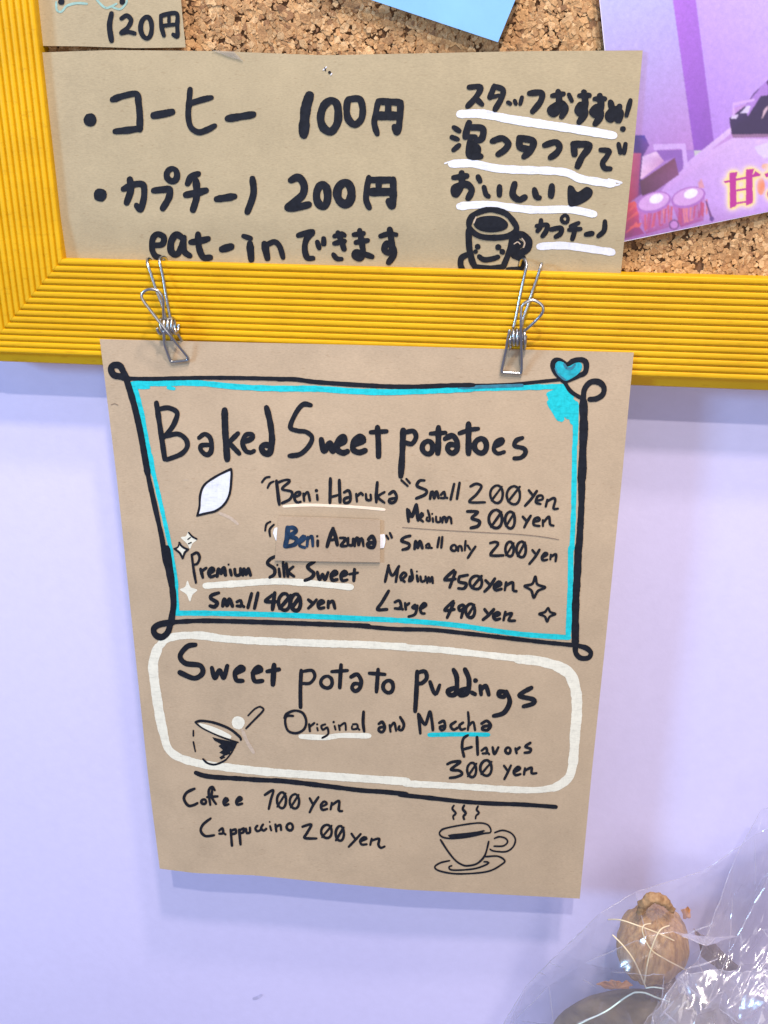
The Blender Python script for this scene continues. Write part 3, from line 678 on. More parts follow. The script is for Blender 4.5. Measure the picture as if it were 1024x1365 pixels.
write(LS, K1, Kq, 14, 'W15|196,86 168,88 155,118 206,142 200,166 150,188|W15|228,190 236,152 248,158 252,186 262,150 270,158 276,186|W14|290,168 308,152 312,184 290,186|W13|310,180 326,186|W14|365,106 345,194|W15|396,100 381,190|W13|458,120 490,105 520,120 492,165 452,208 540,210|o 606,164 36,50|W11|578,200 636,122|W13|o 702,170 38,52|W12|672,206 738,122|W14|790,142 815,175|835,146 806,188 768,230|W13|830,202 868,192 864,172 840,177 830,210 856,220|895,196 886,234|895,204 930,186 940,200 930,245 955,246', 'lettering', 'k', menu)
write(LS, K1, Kq, 14, 'W15|98,250 106,320|W18|105,256 125,290 148,226|W18|150,225 160,312|W13|170,302 188,284 180,272 168,300 188,320|W12|215,256 225,290 225,316 208,310 212,296|d 240,276 6|243,300 245,320|262,292 265,320 285,320 286,296|W13|298,325 302,297 315,297 320,322 332,295 345,300 350,330|W16|440,262 498,266 466,300 508,318 500,345 460,356|W15|o 600,305 38,52|W13|575,350 634,266|W15|o 682,311 28,48|W12|660,346 706,272|W14|755,292 780,320|800,287 780,320 764,352|W13|815,322 850,312 842,297 820,308 818,338 850,345|870,312 870,345|875,322 904,292 911,335 930,343', 'lettering', 'k', menu)
write(LS, K1, Kq, 3, 'W4|70,353 250,366 500,380 700,390 850,404 960,422', 'pen_line', 'n', menu)
write(LS, K1, Kq, 14, 'W16|115,401 82,410 66,430 108,447 104,470 72,480|W16|140,475 146,432 158,468 170,432 184,470|W13|205,456 220,446 225,468 206,468|225,468 238,470|W13|280,410 270,466|298,408 292,468|W13|o 362,470 16,17|388,486 390,462 405,462 410,485|W12|430,430 426,484|W13|442,456 456,478|486,462 466,490 443,526|W14|570,442 600,436 614,450 572,504 590,514 645,512|W14|o 680,476 24,42|W11|660,512 704,442|W14|o 746,478 27,45|W12|726,516 768,438|W14|810,482 828,504|850,480 826,520 793,560|W13|865,526 895,506 882,498 864,520 870,540 894,536|915,508 912,535|918,518 944,506 942,544', 'lettering', 'k', menu)
# leaf, stars
Lq = (190, 610, 360)
write(LS, U, Lq, 16, 'f 445,460 462,395 470,300 505,222 590,158 690,108 710,110 708,180 696,290 655,365 590,420 510,442', 'leaf_drawing', 'w', menu)
write(LS, K1, Lq, 15, 'W16|440,466 458,395 465,295 500,215 590,150 690,100 714,96 714,180 700,290 660,370 590,425 510,446 444,462', 'leaf_drawing', 'k', menu)
write(LS, U, Lq, 26, 'W26|620,445 700,480 765,530|W4|330,178 370,178', 'smear', 's', menu)
write(LS, U, Lq, 10, 'f 370,592 396,640 440,655 402,690 382,732 358,690 308,640 350,630|f 300,690 330,722 352,738 335,758 322,795 305,762 278,735 292,715', 'star_drawing', 'e', menu)
write(LS, U, Lq, 10, 'W10|F 0,0 0,0 0,0|' if False else 'f 312,690 330,715 345,735 330,765 320,790 308,760 290,735 300,712', 'star_drawing', 'w', menu)
write(LS, K1, Lq, 12, 'W12|372,600 400,632 436,652|W9|365,655 385,640|370,690 392,680|W15|296,680 312,705 340,726 368,735|366,738 340,762 326,806|W14|322,808 305,770 278,745 256,730|W12|258,728 286,716 297,680', 'star_drawing', 'k', menu)
Mq = (190, 730, 490)
write(LS, U, Mq, 28, 'W29|286,173 450,162 600,153 750,160 850,170 950,179', 'underline', 'e', menu)
write(LS, U, Mq, 28, 'f 205,150 220,180 250,192 228,214 216,245 200,212 170,190 194,178', 'star_drawing', 'e', menu)
write(LS, K1, Lq, 18, 'W19|398,780 438,762 460,800 442,848 418,858|W19|396,778 412,900 430,1002', 'lettering', 'k', menu)
write(LS, K1, Mq, 13, 'W13|265,97 275,135|270,106 290,92|W14|305,117 325,102 315,92 302,112 310,132 330,126|W15|340,130 346,97 358,115 370,92 378,124|d 392,76 5|W13|399,100 405,124|420,97 425,124 445,120 446,94|W14|457,124 462,97 472,120 482,95 492,124|W14|602,40 580,52 570,72 600,95 600,120 580,134|d 614,78 5|W12|621,95 626,130|640,66 646,130|655,72 662,130|686,86 665,108 690,130|W14|782,64 752,82 760,98 780,116 768,136 740,148|W13|796,110 806,144 820,120 830,144 845,112|860,130 885,116 875,106 859,125 865,147 886,144|W13|905,130 930,118 919,106 903,124 910,149 932,145|W14|965,98 962,149|W11|942,120 980,113', 'lettering', 'k', menu)
write(LS, K1, Mq, 13, 'W15|347,205 315,216 312,230 340,250 328,268 308,264|W15|365,265 373,234 385,262 396,234 410,265|W13|430,246 447,240 450,264 430,264|448,260 462,268|W14|497,208 480,272|W14|526,205 510,275|W14|592,214 560,243 612,245|W16|602,205 592,280|W14|o 645,246 26,38|W15|625,276 675,216|W15|o 697,248 23,38|W16|680,272 714,226|W13|755,236 775,252|792,236 775,256 755,275|800,260 825,247 813,240 799,256 805,275 826,272|846,242 845,272|850,252 866,242 876,275', 'lettering', 'k', menu)
write(LS, K1, Nq, 10, 'W10|98,132 112,68|110,70 126,108 152,72|149,75 140,132|160,126 180,106 170,97 158,115 174,132|200,86 205,120 192,130 195,112|d 222,92 4|222,108 226,130|W9|236,112 240,131 255,126 256,112|262,136 268,115 273,132 281,114 284,137|W11|366,88 330,124 372,121|372,95 350,154|388,112 420,106|388,112 386,132 414,140 406,158 384,158|W10|o 452,135 24,26|436,156 474,110|W11|490,127 505,142|526,120 506,150 486,170|W10|525,155 550,142 541,132 523,150 530,165 552,160|570,135 565,165|570,147 595,135 598,165 610,169|W9|684,112 692,142 722,154 694,168 678,194 668,166 642,149 672,140 684,112', 'lettering', 'k', menu)
write(LS, K1, Nq, 10, 'W11|112,168 86,212 68,240 105,240|W10|136,212 154,206 160,235 136,236|155,232 167,240|176,216 179,240|179,226 192,216|215,222 204,232 216,236 223,226 215,258 190,268|235,238 258,224 249,216 235,235 240,254 252,256|W11|364,208 330,243 368,240|366,215 340,272|400,222 386,230 390,245 408,232 404,224|407,226 395,272|o 430,245 18,27|W9|418,268 446,222|W11|486,240 500,258|522,240 502,262 480,280|W10|520,270 545,259 536,251 520,265 529,280 546,276|567,250 560,282|566,262 592,256 580,282 604,284|W8|734,234 742,250 762,258 740,268 730,287 721,268 699,258 721,250 734,234', 'lettering', 'k', menu)
# puddings
Oq = (180, 830, 480)
write(LS, U-.00002, Oq, 36, 'W34|108,112 140,78 200,60 300,58 400,72 520,80 700,88 860,94 1030,99 1150,105 1240,110|W44|105,112 84,180 86,240 98,330 116,440 132,510|W36|130,500 150,570 200,612 300,642 400,656 600,678 800,692 1030,708 1240,722', 'rounded_border', 'e', menu)
write(LS, U-.00002, (540, 850, 800), 45, 'W36|0,52 150,60 300,75 500,98 600,108|W50|590,112 700,122 800,148|W58|785,142 860,185 890,250 902,310|W54|902,300 902,400 893,500 890,560', 'rounded_border', 'e', menu)
Qq = (540, 930, 800)
write(LS, U-.00002, Qq, 40, 'W52|893,180 888,280 880,360|W46|882,345 865,410 828,448 780,474|W34|800,468 700,484 560,482 400,472 200,460 0,450', 'rounded_border', 'e', menu)
write(LS, K1, Oq, 18, 'W20|275,100 238,108 206,150 230,184 296,194 308,228 270,252 205,226|W18|350,205 364,250 385,216 404,250 420,196|455,232 494,212 480,200 456,225 462,260 490,264|535,228 574,216 562,200 538,225 545,264 580,264|W21|633,192 628,280|W17|602,221 656,212', 'lettering', 'k', menu)
write(LS, K1, Oq, 8, 'W10|276,452 300,446 350,452 400,468 440,488 478,520 482,532|W6|470,544 400,522 320,486 284,462 276,452|W7|266,490 266,514|266,542 275,585|W8|310,620 330,638 362,645 395,634 415,622|W6|415,622 440,590 462,548|F 352,520 400,532 466,545 456,570 432,588 440,594 405,606 412,612 392,622 384,612 402,600 384,590 400,578 380,560 392,552 362,536|W7|515,422 545,392 570,380|W8|570,382 584,390 580,404 540,445 506,480', 'pudding_drawing', 'k', menu)
write(LS, U, Oq, 8, 'f 290,458 340,468 400,492 440,516 436,528 390,514 330,492|o 470,455 12,12|d 470,455 30', 'pudding_drawing', 'e', menu)
write(LS, U, Oq, 16, '490,490 510,540 540,590', 'smear', 's', menu)
P2 = (380, 860, 600)
write(LS, K1, P2, 20, 'W21|101,156 96,270 97,384|W18|112,162 168,156 185,195 155,234 112,236|W19|o 258,228 36,37|W22|348,122 340,262|W19|290,163 388,156|W21|410,196 448,180 473,220 464,265 436,284 416,264 430,238 464,240|W22|578,150 568,288|W20|524,173 620,180|W21|o 640,256 32,38|W24|820,162 816,280 808,408|W22|828,168 868,162 880,202 850,234 822,236|W21|900,226 924,292 940,298 960,246', 'lettering', 'k', menu)
write(LS, K1, P2, 12, 'W14|50,438 10,440 2,480 20,530 70,545 118,520 132,470 110,420 60,405 10,425 -4,450|W13|150,490 155,532|155,504 182,482|W12|d 200,490 7|200,512 204,528|250,490 226,500 236,524 262,510 268,550 232,574|d 302,476 8|308,500 314,522|334,495 340,525|340,502 372,482 378,525|422,490 446,490 450,514 418,520 416,502|448,510 462,524|W17|488,412 485,480 492,534|W16|582,487 604,476 620,510 604,538 582,528 588,510 620,506|W14|650,495 655,535|655,506 678,480 690,530|W16|715,445 738,490 726,524 706,520 710,502|W17|828,426 835,490 840,545|W17|832,430 870,490 898,412 912,470 918,525', 'lettering', 'k', menu)
write(LS, U, P2, 32, 'W32|97,566 250,572 350,560 522,562', 'underline', 'e', menu)
P3 = (540, 850, 800)
write(LS, K1, P3, 22, 'W22|255,168 272,210 268,288 238,300 226,278 262,262|W23|315,166 336,220 328,288 292,300 292,278 326,266|W20|d 370,224 13|d 350,286 10|352,288 368,296|W20|395,252 400,298|400,272 424,252 440,298|W21|520,282 494,284 494,304 520,308 532,282|W21|532,282 550,335 520,392 465,410|W21|664,262 616,288 604,306 674,324 672,345 622,360', 'lettering', 'k', menu)
write(LS, K1, P3, 11, 'W13|180,446 204,437 210,470 192,485 184,468 208,462|266,440 240,460 254,482 276,472|305,445 286,460 295,482 316,476|W12|331,390 335,440 330,484|335,462 358,442 368,484|W14|402,450 430,436 450,460 432,484 406,480 412,466 446,460', 'lettering', 'k', menu)
write(LS, U, P3, 24, 'W23|127,510 290,507 438,509', 'underline', 'c', menu)
write(LS, K1, Qq, 12, 'W13|330,196 306,215 300,260 310,308|300,272 350,258|W14|378,206 382,298|W12|402,277 425,262 430,288 408,292|428,282 442,296|W13|460,260 470,294 490,260|W13|o 540,276 14,16|580,265 586,290|584,274 602,260|W13|658,236 632,256 660,268 655,284 628,288|W13|222,348 250,336 290,336 242,375 285,382 300,400 270,415 236,420|W12|o 350,378 24,38|W10|330,412 375,345|W13|o 425,368 30,41|W10|400,400 455,335|W12|520,356 540,385|556,355 540,390 522,426|570,392 604,372 592,362 571,385 580,405 606,400|630,370 625,402|630,382 664,366 665,395 690,395', 'lettering', 'k', menu)
Rq = (220, 1010, 480)
write(LS, K1, Rq, 20, 'W21|162,78 200,92 260,101 380,108 500,116 600,120 700,130 850,148 1030,170 1150,178 1270,190', 'divider_line', 'k', menu)
write(LS, K1, Qq, 18, 'W19|-30,509 100,522 300,544 450,554 620,560 792,572', 'divider_line', 'k', menu)
write(LS, K1, Rq, 12, 'W13|155,162 115,182 100,215 122,250 150,248 170,238|W13|o 203,230 13,12|W12|262,170 248,152 230,175 238,246|250,160 246,205 268,242|222,206 276,202|W13|310,237 330,222 319,212 308,230 315,248 334,243|375,232 402,217 391,206 376,225 380,245 405,240|W12|525,194 568,170 556,220 545,268|o 612,222 24,42|W10|590,256 634,186|W12|o 680,228 25,38|W10|660,260 702,194|W12|760,212 775,240|806,206 780,245 760,285|820,257 850,241 836,229 819,248 826,272 852,268|876,236 870,270|878,247 914,226 913,274 930,279', 'lettering', 'k', menu)
write(LS, K1, Rq, 12, 'W12|240,318 202,348 188,382 212,410 258,406|W12|285,382 302,370 305,395 286,398|304,392 318,402|W13|345,377 352,460|348,382 370,376 372,394 352,400|390,377 397,454|392,380 414,371 412,390 396,395|W12|426,372 430,394 446,390 446,366|485,356 475,370 485,385 502,378|515,350 505,368 518,382 532,372|d 550,336 5|552,358 558,380|580,350 585,385|585,362 605,352 610,378|o 655,362 17,19|W12|722,361 768,350 746,394 734,420 796,423|o 848,386 28,35|W10|825,416 875,356|W12|o 918,396 22,39|W12|898,432 938,366', 'lettering', 'k', menu)
Sq = (390, 1040, 620)
write(LS, K1, Sq, 13, 'W13|350,316 370,345|405,318 376,350 334,394|400,362 440,346 426,336 403,355 410,380 440,379|470,346 462,382|470,357 514,346 510,380 524,400 547,392', 'lettering', 'k', menu)
Tq = (560, 1050, 790)
write(LS, K1, Tq, 9, 'W11|201,105 192,124 212,150 197,168 200,186|W13|262,105 254,125 272,150 258,168 262,186|W11|344,110 336,130 350,148 333,165 330,182|W9|116,274 122,256 150,240 250,220 350,208 400,218 420,245 416,265 380,270 300,288 200,300 140,294 116,274|F 165,280 190,274 280,266 340,258 378,250 388,256 372,262 385,268 290,290 180,300|W10|122,308 165,375 210,430 250,456 285,462 340,448 385,400 408,318|W9|445,265 490,252 540,268 566,305 552,350 510,378 440,375 416,364|442,300 470,290 505,298 520,320 495,344 440,346|175,432 120,445 88,470 120,494 230,510 400,496 490,450 501,428 460,405 390,408|188,462 172,470 195,488 320,480 400,452 402,440 380,438', 'cup_drawing', 'k', menu)
write(LS, K1, (130, 450, 390), 2, 'W3|72,352 90,346 108,354', 'hair_mark', 'n', menu)

# the glued-on correction patch
def PSF(x, z): return LS(x, z) - 0.0011 - 0.0005*math.sin((x-0.07)*60)*0.4
pj = lambda x, y: (330 + x*220/1024, 620 + y*220/1024)
TAPEW = plain('white_paper_tape', (0.80, 0.82, 0.86), 0.6, var=0.12, vs=500)
sheet('paper_tape', [pj(168, 392), pj(215, 380)], [pj(215, 380), pj(215, 470)], [pj(176, 468), pj(215, 470)], [pj(168, 392), pj(158, 420), pj(176, 468)], lambda x, z: LS(x, z) - 0.00035, TAPEW, menu, 5, 5)
sheet('paper_tape', [pj(800, 432), pj(850, 430)], [pj(850, 430), pj(857, 470), pj(846, 514)], [pj(800, 518), pj(846, 514)], [pj(800, 432), pj(800, 518)], lambda x, z: LS(x, z) - 0.00035, TAPEW, menu, 5, 5)
patch = sheet('paper_patch', [pj(192, 317), pj(500, 326), pj(823, 340)], [pj(823, 340), pj(823, 603)], [pj(170, 592), pj(500, 598), pj(823, 603)], [pj(192, 317), pj(180, 450), pj(170, 592)], PSF, KRAFT3, menu, 20, 10, label='paper patch glued over the menu with two words on it')
write(PSF, K1, Jq, 16, 'W28|250,388 246,450 234,500|W23|252,388 286,388 300,410 262,440 304,456 294,490 238,505|W17|325,482 358,452 346,440 323,470 326,500 356,510|W17|375,446 370,502|378,456 400,441 406,500', 'lettering', 'b', patch)
write(PSF, K1, Jq, 16, 'd 433,440 8|W16|436,468 436,500|W21|532,392 510,450 494,504|530,392 546,440 558,494|W15|512,466 555,456|W16|575,450 610,456 580,498 616,500|625,452 625,490 652,494 656,456|W15|665,500 672,456 686,452 690,494 702,456 714,462 720,500|W20|750,460 774,440 790,475 780,508 752,505 748,484 786,480', 'lettering', 'k', patch)

# ---------------------------------------------------------------- wire clips
STEEL = plain('stainless_wire', (0.52, 0.53, 0.52), 0.28, metal=1.0, var=0.12, vs=700)
def wire(parts, name, parent, r=0.00056):
    V, F = [], []
    for pts in parts:
        v, f = tube(cat3(pts, 0.0006), r, 10); b = len(V); V += v; F += [tuple(b+i for i in q) for q in f]
    return link(name, V, F, STEEL, parent, smooth=True)
def clip(rg, label, front, backs, coil, foot):
    x0, y0, k = rg
    g = lambda x, y, d: at(x0 + x/k, y0 + y/k, d)
    t = thing('wire_clip', label, 'clip', 'steel wire clips holding the menu on the frame')
    wire([[g(*p) for p in front]], 'front_loop', t)
    for b in backs: wire([[g(*p) for p in b]], 'hook_arm', t)
    # coil spring
    (ax, ay), (bx, by), rad, turns = coil
    A0, B0 = g(ax, ay, -0.0042), g(bx, by, -0.0042); axis = (B0 - A0); n = int(turns*20); dirx = axis.normalized()
    u = Vector((0, -1, 0)); u = (u - dirx*u.dot(dirx)).normalized(); w = dirx.cross(u); R = rad/k*0.00034
    wire([[A0 + axis*(i/n) + (u*math.cos(2*math.pi*i/20) + w*math.sin(2*math.pi*i/20))*R for i in range(n+1)]], 'coil_spring', t)
    wire([[g(*p) for p in foot]], 'back_jaw', t)
    return t
clip((150, 330, 7.314), 'left wire clip with its loop leaning left, gripping the menu above the word Baked',
     [(500, 700, -.0062), (496, 600, -.0078), (496, 510, -.0092), (470, 450, -.0098), (425, 413, -.0100), (350, 408, -.0102), (300, 435, -.0102), (284, 480, -.0102), (310, 530, -.0100), (380, 625, -.0092), (470, 740, -.0084), (560, 850, -.0074), (650, 965, -.0052), (728, 1062, -.0030), (738, 1085, -.0026), (720, 1098, -.0024), (590, 1112, -.0024), (566, 1100, -.0024), (535, 1020, -.0034), (510, 950, -.0046), (503, 880, -.0062), (500, 810, -.0068)],
     [[(518, 700, -.0050), (500, 610, -.0044), (462, 500, -.0036), (420, 395, -.0028), (380, 270, -.0018), (345, 165, -.0008), (338, 125, .0006), (350, 108, .0022), (372, 118, .0034), (382, 150, .0042)],
      [(566, 700, -.0052), (540, 560, -.0042), (515, 420, -.0030), (490, 270, -.0018), (462, 150, -.0008), (460, 112, .0004), (482, 92, .0020), (515, 96, .0034), (530, 130, .0042)]],
     ((458, 765), (622, 760), 66, 4.5),
     [(610, 800, -.0040), (650, 860, -.0028), (682, 915, -.0006), (700, 945, .0002), (600, 1100, .0003), (560, 1000, .0002), (575, 905, -.0006), (570, 830, -.0030)])
clip((640, 330, 7.314), 'right wire clip with its loop leaning right, gripping the menu beside the blue heart',
     [(290, 800, -.0062), (268, 900, -.0056), (258, 970, -.0048), (235, 1080, -.0034), (213, 1180, -.0026), (212, 1208, -.0024), (230, 1216, -.0024), (380, 1224, -.0024), (402, 1214, -.0026), (406, 1100, -.0040), (402, 950, -.0066), (400, 800, -.0088), (400, 700, -.0096), (402, 600, -.0100), (430, 545, -.0102), (500, 512, -.0102), (565, 530, -.0102), (612, 575, -.0102), (615, 620, -.0100), (585, 668, -.0094), (510, 745, -.0082), (430, 815, -.0064)],
     [[(325, 780, -.0052), (350, 680, -.0044), (385, 500, -.0032), (420, 330, -.0020), (450, 200, -.0008), (452, 150, .0004), (430, 108, .0020), (400, 125, .0034), (385, 180, .0042)],
      [(408, 770, -.0054), (425, 680, -.0044), (468, 560, -.0036), (510, 430, -.0028), (555, 300, -.0016), (590, 190, -.0006), (600, 155, .0010), (604, 165, .0030)]],
     ((290, 868), (452, 872), 66, 4.5),
     [(300, 960, -.0044), (285, 985, -.0030), (262, 1000, .0002), (240, 1190, .0003), (400, 1200, .0003), (425, 1010, -.0004), (440, 960, -.0030), (445, 900, -.0040)])

# ---------------------------------------------------------------- bag with dried bulb, bottom right
def lumpy(name, center, radii, mat, parent, seed, amp=0.12, nu=64, nv=40, tilt=0, ribs=0, ribamp=0.05, **kw):
    V, F = [], []
    Rm = Matrix.Rotation(tilt, 3, 'Y')
    for j in range(nv+1):
        th = math.pi*j/nv
        for i in range(nu):
            ph = 2*math.pi*i/nu
            d = Vector((math.sin(th)*math.cos(ph), math.sin(th)*math.sin(ph), math.cos(th)))
            rr = 1 + amp*noise.noise(d*1.8 + Vector((seed, 0, 0))) + amp*0.4*noise.noise(d*5 + Vector((seed, 3, 0)))
            if ribs:
                ww = ph*ribs + 2.5*noise.noise(Vector((ph*1.5, th*2.0, seed)))
                rr += ribamp*(abs(math.sin(ww))-0.5)*math.sin(th)**0.7
            V.append(Vector(center) + Rm @ Vector((d.x*radii[0]*rr, d.y*radii[1]*rr, d.z*radii[2]*rr)))
    for j in range(nv):
        for i in range(nu): a = j*nu+i; b = j*nu+(i+1) % nu; F.append((a, b, b+nu, a+nu))
    return link(name, V, F, mat, parent, smooth=True, **kw)
def organic(name, c1, c2, c3, scale, stretch, rough=0.75, bumpd=0.0006):
    m, nt, N, L, P = mat_new(name)
    tc = N.new('ShaderNodeTexCoord').outputs['Object']
    n1, r1 = noise_mix(nt, tc, scale, c1, c2, 0.35, 0.65, 8, 0.65, stretch)
    e = r1.color_ramp.elements.new(0.25); e.color = (*c3, 1)
    L.new(r1.outputs[0], P.inputs['Base Color']); P.inputs['Roughness'].default_value = rough
    b = N.new('ShaderNodeBump'); b.inputs['Strength'].default_value = 0.8; b.inputs['Distance'].default_value = bumpd
    L.new(n1.outputs['Fac'], b.inputs['Height']); L.new(b.outputs[0], P.inputs['Normal'])
    return m
HUSK = organic('papery_husk', (0.27, 0.135, 0.045), (0.52, 0.31, 0.125), (0.12, 0.05, 0.02), 200, (2.6, 2.6, 0.35))
SKIN = organic('olive_brown_skin', (0.11, 0.078, 0.036), (0.25, 0.185, 0.095), (0.05, 0.03, 0.014), 70, (0.6, 1, 3))
ORNG = organic('orange_dry_scrap', (0.45, 0.18, 0.06), (0.62, 0.30, 0.12), (0.2, 0.07, 0.03), 200, (1, 1, 1))
DARK = organic('dark_brown_leaf', (0.13, 0.075, 0.06), (0.24, 0.15, 0.12), (0.06, 0.03, 0.03), 120, (1, 1, 2))
bulb = thing('dried_bulb', 'round tan dried bulb with a ribbed papery husk inside the clear bag', 'bulb')
bc = at(869, 1258, -0.010)
S_ = 0.00033
lumpy('husk', bc, (50*S_, 0.014, 66*S_), HUSK, bulb, 3.1, 0.06, 140, 60, 0.0, 7, 0.09)
# husk layers peeling: long petals over the bulb
def petal(a0, spread, seed, r_in=1.04, top=0.92, bot=-0.95, mat=HUSK):
    V, F = [], []; n, m_ = 18, 6
    for j in range(n+1):
        t = j/n; h = top + (bot-top)*t
        s = math.sqrt(max(0.02, 1-h*h))
        for i in range(m_+1):
            u = i/m_ - .5
            ang = a0 + u*spread*(0.35+0.65*math.sin(math.pi*min(1, t+.12)))+0.18*noise.noise(Vector((t*2, seed, u*2)))
            rr = r_in + 0.05*math.cos(u*math.pi) + 0.05*noise.noise(Vector((u*3, t*4, seed)))
            if t < .12: rr += (.12-t)*1.6
            V.append(bc + Vector((math.sin(ang)*s*rr*47*S_, -math.cos(ang)*s*rr*0.014, h*62*S_*(1+0.03*noise.noise(Vector((ang*4, seed, 0)))))))
    for j in range(n):
        for i in range(m_): a = j*(m_+1)+i; F.append((a, a+1, a+m_+2, a+m_+1))
    return link('husk_leaf', V, F, mat, bulb, smooth=True)
for k, a in enumerate((-1.35, -0.95, -0.6, -0.25, 0.1, 0.45, 0.8, 1.15, 1.5)):
    petal(a, 0.60, k*1.7, 1.05+0.035*(k % 2), random.uniform(.80, .97), random.uniform(-.98, -.85))
# curled tip on top
V, F = tube(cat3([at(852, 1222, -.016), at(860, 1204, -.018), at(872, 1197, -.019), at(888, 1203, -.018), at(896, 1216, -.016)], .0005), lambda t: 0.0020*(0.5+math.sin(math.pi*t)*.8), 10)
V = [v + Vector((0.0012*noise.noise(v*500), 0, 0.0016*noise.noise(v*420))) for v in V]
link('husk_tip', V, F, organic('brown_husk_tip', (0.26, 0.14, 0.06), (0.44, 0.27, 0.13), (0.12, 0.05, 0.02), 260, (2, 2, 1)), bulb, smooth=True)
def scrap(name, pts, mat, label, th=0.0006):
    """a small curled dry piece, outline in photo pixels with a distance each"""
    base = [at(*p) for p in pts]; top = []
    for i in range(len(base)):
        A_, B_ = base[i], base[(i+1) % len(base)]
        for k in range(5):
            q = A_.lerp(B_, k/5); v = noise.noise_vector(q*700); top.append(q + Vector((v.x*0.0011, v.y*0.0020, v.z*0.0011)))
    c = sum(top, Vector())/len(top) + Vector((0, -0.0018, 0)); n = len(top)
    V = top + [c] + [p + Vector((0, th, 0)) for p in top] + [c + Vector((0, th, 0))]
    F = [(i, (i+1) % n, n) for i in range(n)] + [(n+1+(i+1) % n, n+1+i, 2*n+1) for i in range(n)] + [(i, n+1+i, n+1+(i+1) % n, (i+1) % n) for i in range(n)]
    o = link(name, V, F, mat); o['label'] = label; o['category'] = 'leaf scrap'; return o
scrap('dry_scrap', [(795, 1312, -.012), (815, 1307, -.016), (842, 1312, -.018), (836, 1318, -.015), (815, 1319, -.012)], ORNG, 'orange brown dry scrap left below the bulb in the clear bag')
scrap('dry_scrap', [(908, 1213, -.010), (919, 1209, -.014), (921, 1222, -.014), (912, 1226, -.011)], ORNG, 'small orange scrap beside the right shoulder of the bulb')
scrap('dry_scrap', [(858, 1310, -.014), (880, 1296, -.020), (900, 1300, -.020), (905, 1325, -.016), (880, 1340, -.014), (862, 1330, -.012)], DARK, 'dark brown folded scrap directly under the bulb')
scrap('dry_scrap', [(925, 1240, -.004), (950, 1255, -.008), (985, 1290, -.008), (965, 1300, -.004), (935, 1275, -.002)], DARK, 'dark brown strip of dry leaf right of the bulb')
root = lumpy('dried_root', at(868, 1405, -0.012), (165*S_, 0.020, 118*S_), SKIN, None, 9.3, 0.05, 70, 40, -0.08)
root['label'] = 'big olive brown rounded root at the bottom of the clear bag'; root['category'] = 'root'

STRAW = plain('pale_straw', (0.74, 0.62, 0.40), 0.5, var=0.15)
THREAD = plain('green_white_thread', (0.62, 0.76, 0.68), 0.35, var=0.15)
def strand(name, pts, r, mat, label, cat, group=None):
    V, F = tube(cat3([at(*p) for p in pts], .0008), r, 6)
    o = link(name, V, F, mat, smooth=True); o['label'] = label; o['category'] = cat
    if group: o['group'] = group
    return o
Z = lambda x, y, d: (780 + x*180/1024, 1160 + y*180/1024, d)
G = 'straw strands lying over the bulb'
strand('straw_strand', [Z(175, 375, -.024), Z(270, 378, -.030), Z(400, 420, -.033), Z(560, 480, -.033), Z(675, 535, -.030)], .00030, STRAW, 'straw strand crossing the top of the bulb from left to right', 'straw', G)
strand('straw_strand', [Z(208, 490, -.028), Z(300, 585, -.032), Z(380, 700, -.033), Z(462, 890, -.032)], .00034, STRAW, 'straw strand sloping down the left side of the bulb to the knot', 'straw', G)
strand('straw_strand', [Z(640, 420, -.030), Z(575, 450, -.034), Z(525, 540, -.036), Z(480, 680, -.036), Z(450, 860, -.034)], .00032, STRAW, 'straw strand rising from the knot and bending right over the bulb', 'straw', G)
strand('straw_strand', [Z(500, 405, -.032), Z(445, 420, -.035), Z(440, 480, -.036), Z(500, 600, -.036), Z(600, 670, -.034), Z(760, 755, -.030)], .00030, STRAW, 'hooked straw strand curling down to the right across the bulb', 'straw', G)
G2 = 'pale green threads tying the bag contents'
strand('thread', [Z(-80, 1190, -.040), Z(0, 1145, -.040), Z(160, 1070, -.038), Z(300, 970, -.036), Z(375, 928, -.036)], .00038, THREAD, 'long pale green thread running from the knot to the lower left', 'thread', G2)
strand('thread', [Z(375, 928, -.036), Z(450, 930, -.036), Z(540, 965, -.036), Z(640, 1000, -.034)], .00038, THREAD, 'pale green thread running from the knot to the lower right', 'thread', G2)
strand('thread', [Z(460, 895, -.035), Z(520, 888, -.036), Z(600, 900, -.036)], .00032, THREAD, 'short pale thread beside the knot at its right', 'thread', G2)

